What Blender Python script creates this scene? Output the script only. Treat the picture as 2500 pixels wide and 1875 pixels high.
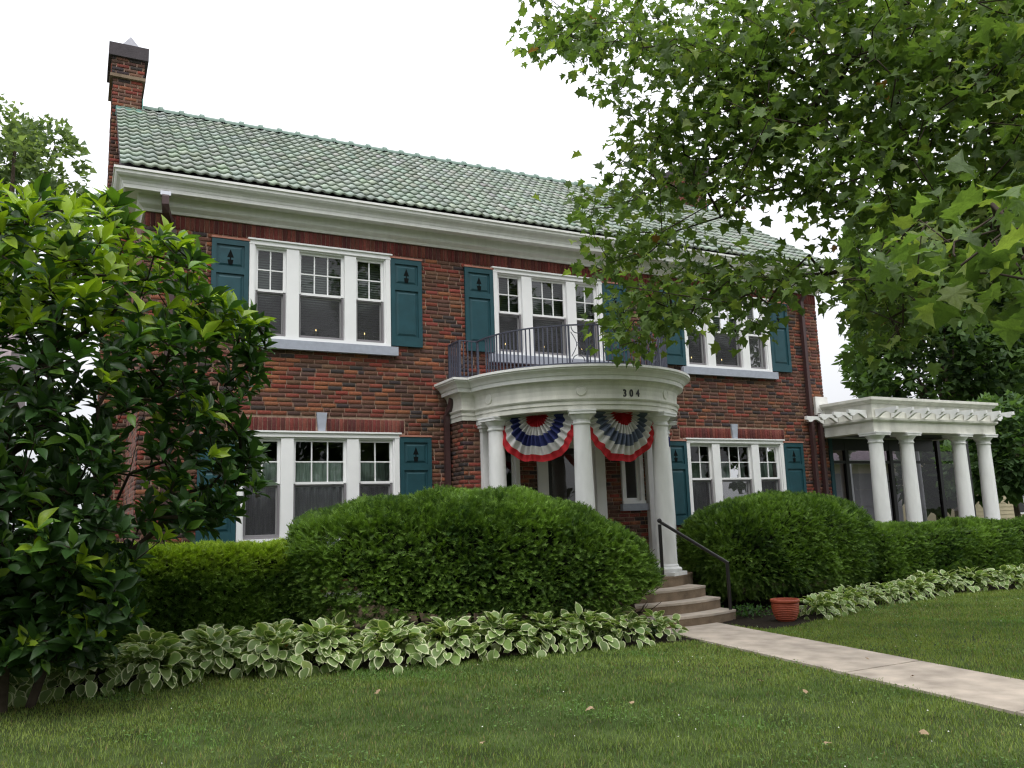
import bpy, bmesh, math, random
import numpy as np
from mathutils import Matrix, Vector
for o in list(bpy.data.objects):
    bpy.data.objects.remove(o)
SC = bpy.context.scene
COL = SC.collection
# ------------------------------------------------------------------ camera
FPX = 2049.19                      # focal length in pixels of the 2500 px wide photograph
CAM = np.array([-7.411, -12.692, 1.55])
ROT = np.array([[0.88889966, -0.45693842, -0.03262932],
                [-0.04317043, -0.15446523, 0.98705461],
                [0.45606327, 0.87598389, 0.15703032]])   # rows: right, up, forward
cd = bpy.data.cameras.new('camera')
cd.sensor_fit = 'HORIZONTAL'; cd.sensor_width = 36.0
cd.lens = 36.0 * FPX / 2500.0
cd.clip_start = 0.05; cd.clip_end = 2000
cam = bpy.data.objects.new('camera', cd)
m = Matrix.Identity(4)
for i in range(3):
    m[i][0] = ROT[0][i]; m[i][1] = ROT[1][i]; m[i][2] = -ROT[2][i]; m[i][3] = CAM[i]
cam.matrix_world = m
COL.objects.link(cam)
SC.camera = cam
# ------------------------------------------------------------------ world: bright overcast
SUN_EL, SUN_AZ = 58, 205           # degrees, azimuth clockwise from +y
w = bpy.data.worlds.new('World'); SC.world = w; w.use_nodes = True
nt = w.node_tree; nt.nodes.clear()
sky = nt.nodes.new('ShaderNodeTexSky'); sky.sky_type = 'NISHITA'; sky.sun_disc = False
sky.sun_elevation = math.radians(SUN_EL); sky.sun_rotation = math.radians(SUN_AZ)
sky.air_density = 1.0; sky.dust_density = 6.0; sky.ozone_density = 1.0
hs = nt.nodes.new('ShaderNodeHueSaturation'); hs.inputs['Saturation'].default_value = 0.12
mx = nt.nodes.new('ShaderNodeMix'); mx.data_type = 'RGBA'; mx.inputs[0].default_value = 0.72
mx.inputs[7].default_value = (14.0, 14.3, 15.0, 1)          # the even white of a closed cloud layer
# an overcast sky is about three times brighter overhead than at the horizon
tcw = nt.nodes.new('ShaderNodeTexCoord'); sxyz = nt.nodes.new('ShaderNodeSeparateXYZ'); mrw = nt.nodes.new('ShaderNodeMapRange')
mrw.inputs[1].default_value = 0.0; mrw.inputs[2].default_value = 1.0; mrw.inputs[3].default_value = 0.66; mrw.inputs[4].default_value = 1.9
mlw = nt.nodes.new('ShaderNodeMix'); mlw.data_type = 'RGBA'; mlw.blend_type = 'MULTIPLY'; mlw.inputs[0].default_value = 1
nt.links.new(tcw.outputs['Generated'], sxyz.inputs[0]); nt.links.new(sxyz.outputs[2], mrw.inputs[0]); nt.links.new(mrw.outputs[0], mlw.inputs[7])
bg = nt.nodes.new('ShaderNodeBackground'); bg.inputs[1].default_value = 0.105
wo = nt.nodes.new('ShaderNodeOutputWorld')
nt.links.new(sky.outputs[0], hs.inputs['Color']); nt.links.new(hs.outputs[0], mx.inputs[6])
nt.links.new(mx.outputs[2], mlw.inputs[6]); nt.links.new(mlw.outputs[2], bg.inputs[0]); nt.links.new(bg.outputs[0], wo.inputs[0])
sd = bpy.data.lights.new('sun', 'SUN'); sd.energy = 1.2; sd.angle = math.radians(25); sd.color = (1, .97, .92)
sun = bpy.data.objects.new('sun', sd); COL.objects.link(sun)
az, el = math.radians(SUN_AZ), math.radians(SUN_EL)
sun.location = (-20, -30, 40)
sun.rotation_euler = (-Vector((math.sin(az) * math.cos(el), math.cos(az) * math.cos(el), math.sin(el)))).to_track_quat('-Z', 'Y').to_euler()
SC.view_settings.view_transform = 'Standard'
SC.view_settings.look = 'None'
SC.view_settings.exposure = 0.0
SC.view_settings.gamma = 1.0
SC.cycles.max_bounces = 8
SC.cycles.transparent_max_bounces = 16
SC.cycles.use_denoising = True
SC.cycles.denoiser = 'OPENIMAGEDENOISE'
SC.cycles.denoising_input_passes = 'RGB_ALBEDO_NORMAL'
SC.cycles.denoising_prefilter = 'NONE'
SC.cycles.use_adaptive_sampling = False
SC.cycles.filter_width = 1.25
SC.cycles.sample_clamp_indirect = 4.0

rng = np.random.default_rng(7)
random.seed(7)

# ------------------------------------------------------------------ pixels of the photograph -> directions
def ray(u, v):
    return ROT.T @ np.array([(u - 1250) / FPX, (937.5 - v) / FPX, 1.0])
def atd(u, v, d):
    return CAM + ray(u, v) * d
def onz(u, v, z=0.0):
    d = ray(u, v); return CAM + d * ((z - CAM[2]) / d[2])
def ony(u, v, y=0.0):
    d = ray(u, v); return CAM + d * ((y - CAM[1]) / d[1])
def px(P):
    d = (np.atleast_2d(P) - CAM) @ ROT.T
    z = np.maximum(d[:, 2], 1e-3)
    return np.stack([1250 + FPX * d[:, 0] / z, 937.5 - FPX * d[:, 1] / z, d[:, 2]], 1)

# ------------------------------------------------------------------ materials
MATS = {}
def mat(name, col=(.5, .5, .5), rough=.6, attr=None, noise=0, nscale=8, bump=0, bscale=60, metal=0, spec=.5,
        trans=0, tcol=None, dark=.55, coat=0, stretch=None):
    """Principled material: base colour (or colour attribute), noise variation, fine bump, optional leaf translucency."""
    if name in MATS:
        return MATS[name]
    M = bpy.data.materials.new(name); M.use_nodes = True
    t = M.node_tree; N = t.nodes; L = t.links
    b = N['Principled BSDF']; out = N['Material Output']
    b.inputs['Roughness'].default_value = rough
    b.inputs['Metallic'].default_value = metal
    b.inputs['Specular IOR Level'].default_value = spec
    b.inputs['Coat Weight'].default_value = coat
    src = None
    if attr:
        a = N.new('ShaderNodeAttribute'); a.attribute_name = attr; src = a.outputs['Color']
    else:
        a = N.new('ShaderNodeRGB'); a.outputs[0].default_value = (*col, 1); src = a.outputs[0]
    tc = N.new('ShaderNodeTexCoord'); vec = tc.outputs['Object']
    if stretch:
        mp = N.new('ShaderNodeMapping'); mp.inputs['Scale'].default_value = stretch
        L.new(vec, mp.inputs[0]); vec = mp.outputs[0]
    if noise:
        n = N.new('ShaderNodeTexNoise'); n.inputs['Scale'].default_value = nscale; n.inputs['Detail'].default_value = 6
        L.new(vec, n.inputs['Vector'])
        r = N.new('ShaderNodeMapRange'); r.inputs[1].default_value = .3; r.inputs[2].default_value = .7
        r.inputs[3].default_value = 1 - noise; r.inputs[4].default_value = 1 + noise * .6
        L.new(n.outputs[0], r.inputs[0])
        mm = N.new('ShaderNodeMix'); mm.data_type = 'RGBA'; mm.blend_type = 'MULTIPLY'; mm.inputs[0].default_value = 1
        L.new(src, mm.inputs[6]); L.new(r.outputs[0], mm.inputs[7]); src = mm.outputs[2]
    L.new(src, b.inputs['Base Color'])
    if bump:
        n2 = N.new('ShaderNodeTexNoise'); n2.inputs['Scale'].default_value = bscale; n2.inputs['Detail'].default_value = 4
        L.new(vec, n2.inputs['Vector'])
        bp = N.new('ShaderNodeBump'); bp.inputs['Strength'].default_value = bump; bp.inputs['Distance'].default_value = .02
        L.new(n2.outputs[0], bp.inputs['Height']); L.new(bp.outputs[0], b.inputs['Normal'])
    if trans:
        tr = N.new('ShaderNodeBsdfTranslucent')
        tm = N.new('ShaderNodeMix'); tm.data_type = 'RGBA'; tm.blend_type = 'MULTIPLY'; tm.inputs[0].default_value = 1
        tm.inputs[7].default_value = (*(tcol or (1.5, 1.6, .6)), 1)
        L.new(src, tm.inputs[6]); L.new(tm.outputs[2], tr.inputs[0])
        ms = N.new('ShaderNodeMixShader'); ms.inputs[0].default_value = trans
        L.new(b.outputs[0], ms.inputs[1]); L.new(tr.outputs[0], ms.inputs[2]); L.new(ms.outputs[0], out.inputs[0])
    MATS[name] = M
    return M

def glass_mat(name, tint=(.8, .85, .85), mult=1.0):
    M = bpy.data.materials.new(name); M.use_nodes = True
    t = M.node_tree; N = t.nodes; L = t.links; N.clear()
    o = N.new('ShaderNodeOutputMaterial'); ms = N.new('ShaderNodeMixShader')
    fr = N.new('ShaderNodeFresnel'); fr.inputs[0].default_value = 1.52
    mu = N.new('ShaderNodeMath'); mu.operation = 'MULTIPLY'; mu.inputs[1].default_value = mult; mu.use_clamp = True
    tp = N.new('ShaderNodeBsdfTransparent'); tp.inputs[0].default_value = (*tint, 1)
    gl = N.new('ShaderNodeBsdfGlossy'); gl.inputs['Roughness'].default_value = .012
    nz = N.new('ShaderNodeTexNoise'); nz.inputs['Scale'].default_value = 1.7
    bp = N.new('ShaderNodeBump'); bp.inputs['Strength'].default_value = .06; bp.inputs['Distance'].default_value = .05
    tc = N.new('ShaderNodeTexCoord'); L.new(tc.outputs['Object'], nz.inputs['Vector'])
    L.new(nz.outputs[0], bp.inputs['Height']); L.new(bp.outputs[0], gl.inputs['Normal'])
    L.new(fr.outputs[0], mu.inputs[0]); L.new(mu.outputs[0], ms.inputs[0])
    L.new(tp.outputs[0], ms.inputs[1]); L.new(gl.outputs[0], ms.inputs[2]); L.new(ms.outputs[0], o.inputs[0])
    MATS[name] = M
    return M

def veil_mat(name, col, alpha, stripe=0, axis='X', sscale=40):
    """see-through fabric or insect screen: part transparent, part diffuse"""
    M = bpy.data.materials.new(name); M.use_nodes = True
    t = M.node_tree; N = t.nodes; L = t.links; N.clear()
    o = N.new('ShaderNodeOutputMaterial'); ms = N.new('ShaderNodeMixShader'); ms.inputs[0].default_value = alpha
    tp = N.new('ShaderNodeBsdfTransparent'); df = N.new('ShaderNodeBsdfDiffuse'); df.inputs[0].default_value = (*col, 1)
    L.new(tp.outputs[0], ms.inputs[1]); L.new(df.outputs[0], ms.inputs[2]); L.new(ms.outputs[0], o.inputs[0])
    MATS[name] = M
    return M

def emit_mat(name, col, s):
    M = bpy.data.materials.new(name); M.use_nodes = True
    b = M.node_tree.nodes['Principled BSDF']
    b.inputs['Base Color'].default_value = (*col, 1); b.inputs['Emission Color'].default_value = (*col, 1)
    b.inputs['Emission Strength'].default_value = s
    MATS[name] = M
    return M

mat('brick', attr='col', rough=.88, noise=.35, nscale=45, bump=.55, bscale=70, spec=.25)
mat('mortar', (.36, .25, .19), .95, noise=.3, nscale=20, bump=.3, spec=.1)
mat('white_paint', (.78, .775, .75), .6, noise=.08, nscale=3, bump=.08, bscale=12, spec=.25, stretch=(3, 3, .8))
mat('window_white', (.84, .84, .84), .4, noise=.03, nscale=5, spec=.4)
mat('porch_white', (.68, .672, .61), .7, noise=.15, nscale=2.2, bump=.12, bscale=25, spec=.2, stretch=(2.5, 2.5, .7))
mat('column_white', (.80, .80, .79), .7, noise=.08, nscale=4, bump=.10, bscale=90, spec=.2, stretch=(2.5, 2.5, .7))
mat('stone', (.36, .385, .45), .7, noise=.1, nscale=14, bump=.1, bscale=80, spec=.3)
mat('teal', (.0155, .066, .082), .5, noise=.15, nscale=6, bump=.05, bscale=30, spec=.35)
mat('cutout_shade', (.008, .010, .010), .9, spec=.05)
mat('grey_frame', (.20, .19, .20), .5, spec=.3)
mat('tile', attr='col', rough=.6, noise=.22, nscale=2.5, bump=.1, bscale=40, spec=.4)
mat('copper', (.14, .34, .30), .6, noise=.25, nscale=12)
mat('downspout', (.060, .030, .030), .45, noise=.15, nscale=8, spec=.5)
mat('iron', (.070, .075, .105), .5, noise=.15, nscale=20, spec=.4)
mat('black_iron', (.016, .013, .014), .35, noise=.1, nscale=20, spec=.5)
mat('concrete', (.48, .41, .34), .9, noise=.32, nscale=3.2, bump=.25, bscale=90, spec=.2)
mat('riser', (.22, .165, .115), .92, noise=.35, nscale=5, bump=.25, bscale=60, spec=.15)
mat('terracotta', (.36, .075, .035), .5, noise=.15, nscale=10, spec=.4)
mat('soil', (.022, .017, .012), .95, noise=.5, nscale=30, bump=.6, bscale=40, spec=.1)
mat('interior', (.10, .09, .08), .9)
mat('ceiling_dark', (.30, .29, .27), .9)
mat('curtain_pale', (.34, .40, .35), .9, noise=.35, nscale=10, stretch=(12, 1, .6))
mat('curtain_grey', (.27, .275, .29), .9, noise=.4, nscale=8, stretch=(10, 1, .4))
mat('blind', (.20, .215, .20), .7, noise=.1, nscale=3)
mat('bark', (.085, .066, .05), .9, noise=.4, nscale=9, bump=.5, bscale=25, spec=.1)
mat('twig', (.055, .043, .033), .9, noise=.3, nscale=10, spec=.1)
mat('cap_dark', (.05, .04, .045), .8, noise=.2, nscale=9, bump=.2)
mat('metal', (.55, .56, .6), .35, metal=.9)
mat('cowl', (.22, .22, .25), .4, noise=.2, nscale=12, spec=.6)
mat('siding_white', (.72, .73, .74), .7, noise=.05, nscale=2)
mat('siding_yellow', (.55, .47, .30), .7, noise=.06, nscale=2)
mat('garage_wall', (.60, .53, .44), .8, noise=.06, nscale=2)
mat('garage_door', (.35, .33, .36), .6, noise=.05, nscale=3)
mat('shingle', (.21, .165, .175), .9, noise=.25, nscale=9, bump=.3)
mat('bronze_frame', (.022, .022, .024), .4, spec=.4)
mat('red_cloth', (.52, .018, .026), .8, noise=.12, nscale=14, trans=.25, tcol=(1, 1, 1))
mat('white_cloth', (.74, .73, .71), .85, noise=.06, nscale=14, trans=.3, tcol=(1, 1, 1))
mat('blue_cloth', (.030, .040, .17), .8, noise=.12, nscale=14, trans=.25, tcol=(1, 1, 1))
mat('faded_cloth', (.14, .17, .25), .8, noise=.15, nscale=14, trans=.25, tcol=(1, 1, 1))
mat('digit', (.02, .02, .022), .4)
mat('hosta', attr='col', rough=.5, noise=.1, nscale=25, trans=.22, spec=.4)
mat('yew', attr='col', rough=.55, trans=.26, spec=.3)
mat('leaf', attr='col', rough=.5, noise=.2, nscale=14, trans=.45, tcol=(1.4, 1.5, .65), spec=.35)
mat('gloss_leaf', attr='col', rough=.42, noise=.15, nscale=14, trans=.28, spec=.45)
mat('far_leaf', attr='col', rough=.6, trans=.4, spec=.25)
mat('grass', attr='col', rough=.6, trans=.3, spec=.25)
mat('turf', (.060, .085, .026), .95, noise=.5, nscale=2.5, bump=.6, bscale=60, spec=.1)
mat('dry_leaf', (.34, .24, .14), .8, noise=.2, nscale=20)
mat('petal', (.75, .75, .66), .7)
mat('pink_ledge', (.42, .19, .14), .8, noise=.15, nscale=10)
glass_mat('glass', (.72, .78, .76), 1.35)
glass_mat('porch_glass', (.50, .50, .54), .8)
veil_mat('screen', (.085, .083, .09), .45)
emit_mat('bulb', (1.0, .68, .28), 5.0)

# ------------------------------------------------------------------ mesh helpers
def link(o, parent=None):
    COL.objects.link(o)
    if parent is not None:
        o.parent = parent
    return o
def tag(o, label=None, cat=None, group=None, kind=None):
    if label: o['label'] = label
    if cat: o['category'] = cat
    if group: o['group'] = group
    if kind: o['kind'] = kind
    return o
def empty(name, loc=(0, 0, 0), parent=None):
    o = bpy.data.objects.new(name, None); o.location = loc; o.empty_display_size = .2
    return link(o, parent)
def from_arrays(name, V, F, col=None, material=None, smooth=False):
    """V (n,3), F (m,k) uniform polygons, col per vertex (n,3)"""
    V = np.asarray(V, np.float32); F = np.asarray(F, np.int32); k = F.shape[1]
    me = bpy.data.meshes.new(name)
    me.vertices.add(len(V)); me.vertices.foreach_set('co', V.ravel())
    me.loops.add(F.size); me.loops.foreach_set('vertex_index', F.ravel())
    me.polygons.add(len(F))
    me.polygons.foreach_set('loop_start', np.arange(0, F.size, k, dtype=np.int32))
    me.polygons.foreach_set('loop_total', np.full(len(F), k, np.int32))
    me.update(calc_edges=True)
    if col is not None:
        a = me.color_attributes.new('col', 'FLOAT_COLOR', 'POINT')
        c = np.ones((len(V), 4), np.float32); c[:, :3] = col
        a.data.foreach_set('color', c.ravel())
    if smooth:
        me.polygons.foreach_set('use_smooth', np.ones(len(F), bool))
    if material: me.materials.append(MATS[material])
    return me
def ob(name, me, parent=None, loc=None):
    o = bpy.data.objects.new(name, me)
    if loc is not None: o.location = loc
    return link(o, parent)

class MB:
    """collects boxes, quads, sweeps and lathes into one mesh"""
    def __init__(s):
        s.v = []; s.f = []
    def add(s, V, F):
        n = len(s.v); s.v += [tuple(map(float, p)) for p in V]; s.f += [tuple(i + n for i in f) for f in F]
        return s
    def box(s, x0, x1, y0, y1, z0, z1):
        return s.add([(x0, y0, z0), (x1, y0, z0), (x1, y1, z0), (x0, y1, z0), (x0, y0, z1), (x1, y0, z1), (x1, y1, z1), (x0, y1, z1)],
                     [(0, 3, 2, 1), (4, 5, 6, 7), (0, 1, 5, 4), (1, 2, 6, 5), (2, 3, 7, 6), (3, 0, 4, 7)])
    def poly_prism(s, pts, y0, y1):
        """outline in x,z, from y0 (front) to y1"""
        n = len(pts)
        V = [(p[0], y0, p[1]) for p in pts] + [(p[0], y1, p[1]) for p in pts]
        F = [tuple(range(n)), tuple(range(2 * n - 1, n - 1, -1))] + [(i, i + n, (i + 1) % n + n, (i + 1) % n) for i in range(n)]
        return s.add(V, F)
    def slab(s, pts, z0, z1):
        n = len(pts)
        V = [(p[0], p[1], z0) for p in pts] + [(p[0], p[1], z1) for p in pts]
        F = [tuple(range(n - 1, -1, -1)), tuple(range(n, 2 * n))] + [(i, (i + 1) % n, (i + 1) % n + n, i + n) for i in range(n)]
        return s.add(V, F)
    def lathe(s, prof, c=(0, 0, 0), seg=24):
        V = []; F = []
        for r, z in prof:
            for k in range(seg):
                a = 2 * math.pi * k / seg
                V.append((c[0] + r * math.cos(a), c[1] + r * math.sin(a), c[2] + z))
        for i in range(len(prof) - 1):
            for k in range(seg):
                a, b = i * seg + k, i * seg + (k + 1) % seg
                F.append((a, b, b + seg, a + seg))
        n = len(V)
        F.append(tuple(range(seg - 1, -1, -1))); F.append(tuple(range(n - seg, n)))
        return s.add(V, F)
    def tube(s, pts, r, seg=8, cap=True):
        pts = [Vector(p) for p in pts]; rs = r if isinstance(r, (list, tuple)) else [r] * len(pts)
        V = []; F = []
        ref = Vector((0, 0, 1))
        for i, p in enumerate(pts):
            d = (pts[min(i + 1, len(pts) - 1)] - pts[max(i - 1, 0)]).normalized()
            rr = ref if abs(d.dot(ref)) < .95 else Vector((1, 0, 0))
            a = d.cross(rr).normalized(); b = d.cross(a)
            for k in range(seg):
                t = 2 * math.pi * (k + .5) / seg
                V.append(p + (a * math.cos(t) + b * math.sin(t)) * rs[i])
        for i in range(len(pts) - 1):
            for k in range(seg):
                a, b = i * seg + k, i * seg + (k + 1) % seg
                F.append((a, a + seg, b + seg, b))
        if cap:
            F.append(tuple(range(seg))); n = len(V); F.append(tuple(range(n - 1, n - seg - 1, -1)))
        return s.add(V, F)
    def sweep(s, path, prof, closed_ends=True):
        """path: plan points (x,y); prof: (offset, z); offset to the left-hand side reversed = outward to the right of travel"""
        P = [Vector((p[0], p[1])) for p in path]; n = len(P); k = len(prof)
        V = []; F = []
        for i in range(n):
            d0 = (P[i] - P[i - 1]).normalized() if i else (P[1] - P[0]).normalized()
            d1 = (P[i + 1] - P[i]).normalized() if i < n - 1 else d0
            n0 = Vector((d0.y, -d0.x)); n1 = Vector((d1.y, -d1.x))
            mm = (n0 + n1)
            mm = mm / max(mm.length_squared, 1e-6) * 2 if mm.length > 1e-4 else n0
            for o, z in prof:
                q = P[i] + mm * o
                V.append((q.x, q.y, z))
        for i in range(n - 1):
            for j in range(k - 1):
                a = i * k + j
                F.append((a, a + k, a + k + 1, a + 1))
        if closed_ends:
            F.append(tuple(range(k))); F.append(tuple(range(n * k - 1, n * k - k - 1, -1)))
        return s.add(V, F)
    def mesh(s, name, material, smooth=False, sharp=None, col=None):
        me = bpy.data.meshes.new(name); me.from_pydata(s.v, [], s.f)
        bm = bmesh.new(); bm.from_mesh(me); bmesh.ops.recalc_face_normals(bm, faces=bm.faces); bm.to_mesh(me); bm.free()
        if smooth:
            me.shade_smooth()
            try: me.set_sharp_from_angle(angle=math.radians(sharp or 35))
            except Exception: pass
        if material: me.materials.append(MATS[material])
        if col is not None:
            a = me.color_attributes.new('col', 'FLOAT_COLOR', 'POINT')
            a.data.foreach_set('color', np.tile(np.array([*col, 1], np.float32), len(me.vertices)))
        return me
    def build(s, name, material, parent=None, smooth=False, sharp=None):
        return ob(name, s.mesh(name, material, smooth, sharp), parent)

def instances(TV, TF, pos, basis, scale, col=None, tcol=None):
    """copy a template many times: pos (N,3), basis (N,3,3) columns, scale (N,) or (N,3) -> V,F,C"""
    N = len(pos); n = len(TV)
    sc = np.asarray(scale, float)
    if sc.ndim == 1: sc = sc[:, None].repeat(3, 1)
    L = TV[None] * sc[:, None, :]
    V = np.einsum('nij,nkj->nki', basis, L) + pos[:, None, :]
    F = (TF[None] + (np.arange(N) * n)[:, None, None]).reshape(-1, TF.shape[1])
    Cc = None
    if col is not None:
        Cc = np.repeat(col[:, None, :], n, 1)
        if tcol is not None: Cc = Cc * tcol[None]
        Cc = Cc.reshape(-1, 3)
    return V.reshape(-1, 3), F, Cc
def norm(a):
    return a / np.maximum(np.linalg.norm(a, axis=-1, keepdims=True), 1e-9)
def frames(axis, up):
    """basis with local y along axis and local z near up"""
    y = norm(axis); x = norm(np.cross(y, up)); z = np.cross(x, y)
    return np.stack([x, y, z], -1)
def vnoise(P, f=1.0, seed=0):
    """cheap smooth pseudo noise in -1..1"""
    r = np.random.default_rng(seed + 100)
    out = np.zeros(len(P))
    for k in range(5):
        d = r.normal(size=3); d /= np.linalg.norm(d)
        out += np.sin(P @ d * f * (1 + .6 * k) + r.uniform(0, 6.28)) / (1 + .35 * k)
    return out / 2.6
# ================================================================== SETTING
def ground_sheet():
    n = 60
    xs = np.concatenate([[-300, -120, -50], np.linspace(-25, 25, n), [50, 120, 300]])
    X, Y = np.meshgrid(xs, xs); k = len(xs)
    V = np.stack([X.ravel(), Y.ravel(), np.zeros(k * k)], 1)
    i = np.arange(k * k).reshape(k, k)
    F = np.stack([i[:-1, :-1], i[:-1, 1:], i[1:, 1:], i[1:, :-1]], -1).reshape(-1, 4)
    return tag(ob('lawn', from_arrays('lawn', V, F, material='turf')), kind='structure')
ground_sheet()
# front walk: slabs with joints; left and right edges follow the photograph
def walk_edge(y):
    c = 0.04 + (y + 3.3) * 0.137
    return c - .525, c + .525
walk = tag(empty('front_walk', (0, -5, 0)), kind='structure')
for i, (ya, yb) in enumerate([(-3.0, -4.889), (-4.905, -6.829), (-6.845, -8.609), (-8.625, -10.5), (-10.516, -12.4), (-12.416, -14.3)]):
    a0, a1 = walk_edge(ya); b0, b1 = walk_edge(yb)
    mb = MB().slab([(b0, yb + 5), (b1, yb + 5), (a1, ya + 5), (a0, ya + 5)], -.05, .022 + .002 * (i % 2))
    mb.build('slab', 'concrete', walk)
jt = MB().slab([(walk_edge(-14.3)[0] + .02, -9.3), (walk_edge(-14.3)[1] - .02, -9.3), (walk_edge(-3)[1] - .02, 2), (walk_edge(-3)[0] + .02, 2)], -.05, .008)
jt.build('joint_bed', 'soil', walk)
# planting beds of dark soil
BED_L = [(-9.6, -2.6), (-8.0, -3.05), (-7.0, -3.25), (-6.1, -2.85), (-4.6, -3.72), (-2.75, -3.95), (-1.5, -4.2), (-.62, -4.35), (-.6, -3.05), (-1.06, -2.9), (-1.06, -.5), (-2.2, .05), (-9.6, .05)]
BED_R = [(1.1, -2.9), (.55, -3.4), (.62, -4.2), (1.2, -4.15), (3.1, -3.4), (6.0, -2.95), (7.6, -3.2), (15, -3.3), (15, .05), (1.06, .05)]
def bed(name, pts):
    me = bpy.data.meshes.new(name)
    me.from_pydata([(p[0], p[1], .012) for p in pts], [], [tuple(range(len(pts)))])
    bm = bmesh.new(); bm.from_mesh(me)
    bmesh.ops.recalc_face_normals(bm, faces=bm.faces)
    for f in bm.faces:
        if f.normal.z < 0: f.normal_flip()
    bmesh.ops.triangulate(bm, faces=bm.faces); bm.to_mesh(me); bm.free()
    me.materials.append(MATS['soil'])
    return tag(ob(name, me), kind='structure')
bed('planting_bed', BED_L); bed('planting_bed', BED_R)

# ================================================================== BRICKWORK
PAL = np.array([(.120, .060, .045), (.150, .072, .052), (.230, .058, .042), (.240, .088, .050), (.056, .043, .043),
                (.092, .052, .042), (.175, .096, .060), (.190, .052, .041)])
PW = np.array([.18, .16, .14, .13, .14, .15, .07, .05]); PW = PW / PW.sum()
RED = np.array([(.140, .036, .030), (.160, .042, .034), (.105, .032, .029), (.175, .056, .042)])
BT = np.array([(-.5, 1, -.5), (.5, 1, -.5), (.5, 1, .5), (-.5, 1, .5),
               (-.5, .12, -.5), (.5, .12, -.5), (.5, .12, .5), (-.5, .12, .5),
               (-.488, 0, -.46), (.488, 0, -.46), (.488, 0, .46), (-.488, 0, .46)], float)
BF = np.array([(8, 9, 10, 11), (4, 5, 9, 8), (5, 6, 10, 9), (6, 7, 11, 10), (7, 4, 8, 11),
               (0, 1, 5, 4), (1, 2, 6, 5), (2, 3, 7, 6), (3, 0, 4, 7)])
COURSE = .0677
class Bricks:
    def __init__(s): s.P = []; s.B = []; s.S = []; s.C = []
    def put(s, P, ud, nd, ln, h, col, vertical=False):
        """P centre on the wall face; local x along the wall, y into it, z up"""
        up = np.array([0, 0, 1.0])
        x, z = (ud, up) if not vertical else (up, -np.asarray(ud))
        s.P.append(P); s.B.append(np.stack([x, -np.asarray(nd), z], -1)); s.S.append((ln, .028, h)); s.C.append(col)
    def arrays(s):
        return np.array(s.P), np.array(s.B), np.array(s.S), np.array(s.C)
def brick_col(r=rng, pal=PAL, wts=PW):
    c = pal[r.choice(len(pal), p=wts)] if wts is not None else pal[r.integers(len(pal))]
    return c * r.uniform(.8, 1.2) * (1 + r.normal(0, .04, 3))
def brick_plane(B, org, ud, nd, L, z0, z1, openings=(), pitch=.2165, joint=.020, seed=0):
    r = np.random.default_rng(seed); org = np.array(org, float); ud = np.array(ud, float); nd = np.array(nd, float)
    k0 = int(round(z0 / COURSE)); k1 = int(round(z1 / COURSE))
    for k in range(k0, k1):
        zc = (k + .5) * COURSE
        cuts = [(a, b) for a, b, c, d in openings if c < zc < d]
        u = -pitch * (.5 if k % 2 else 0) - r.uniform(0, .03)
        while u < L:
            ln = pitch * r.choice([1, 1, 1, 1, 1, .5], p=[.2, .2, .2, .2, .17, .03]) + r.normal(0, .003)
            segs = [(max(u, 0), min(u + ln, L))]
            u += ln
            for a, b in cuts:
                ns = []
                for p, q in segs:
                    if q <= a or p >= b: ns.append((p, q))
                    else:
                        if p < a: ns.append((p, a))
                        if q > b: ns.append((b, q))
                segs = ns
            for p, q in segs:
                if q - p < .035: continue
                P = org + ud * ((p + q) / 2) + nd * r.normal(0, .0022); P[2] = zc
                B.put(P, ud, nd, q - p - joint, COURSE - .0125, brick_col(r))
def soldier(B, org, ud, nd, L, z0, h, pal=RED, seed=3, width=.0677):
    r = np.random.default_rng(seed); org = np.array(org, float); ud = np.array(ud, float); n = max(int(round(L / width)), 1)
    for i in range(n):
        P = org + ud * ((i + .5) * L / n) + np.array(nd) * r.normal(0, .0015); P[2] = z0 + h / 2
        B.put(P, ud, nd, h - .010, L / n - .009, brick_col(r, pal, None), vertical=True)

# ================================================================== HOUSE
XE = 6.69
house = tag(empty('brick_house', (0, 0, 0)),
            'two-storey red and brown brick house with green tile roof and teal shutters', 'house')
UW = [(-5.23, -3.0), (-1.124, 1.124), (3.0, 5.23)]; ZU = (4.327, 5.876)
LW = [(-5.353, -2.877), (2.877, 5.353)]; ZL = (1.304, 2.94)
BAY = 1.99; BY = -.53
openings = [(a, b, *ZU) for a, b in UW] + [(a, b, *ZL) for a, b in LW] + [(-BAY + .02, BAY - .02, -1, 3.62)]
# backing wall with holes (mortar colour shows in the recessed joints)
def sheet_with_holes(mb, x0, x1, z0, z1, holes, y, depth):
    xs = sorted({x0, x1, *[min(max(v, x0), x1) for h in holes for v in h[:2]]})
    zs = sorted({z0, z1, *[min(max(v, z0), z1) for h in holes for v in h[2:]]})
    for a, b in zip(xs, xs[1:]):
        for c, d in zip(zs, zs[1:]):
            xm, zm = (a + b) / 2, (c + d) / 2
            if any(h[0] < xm < h[1] and h[2] < zm < h[3] for h in holes): continue
            mb.add([(a, y, c), (b, y, c), (b, y, d), (a, y, d)], [(0, 1, 2, 3)])
            mb.add([(a, y + depth, c), (b, y + depth, c), (b, y + depth, d), (a, y + depth, d)], [(3, 2, 1, 0)])
    for a, b, c, d in holes:
        for A, Bq in (((a, c), (b, c)), ((b, c), (b, d)), ((b, d), (a, d)), ((a, d), (a, c))):
            mb.add([(A[0], y, A[1]), (Bq[0], y, Bq[1]), (Bq[0], y + depth, Bq[1]), (A[0], y + depth, A[1])], [(0, 1, 2, 3)])
wall = empty('wall', (0, 0, 0), house)
bk = MB(); sheet_with_holes(bk, -XE + .01, XE - .01, 0, 6.35, openings, .014, .28)
me = bk.mesh('mortar_backing', 'mortar'); ob('mortar_backing', me, wall)
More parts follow.
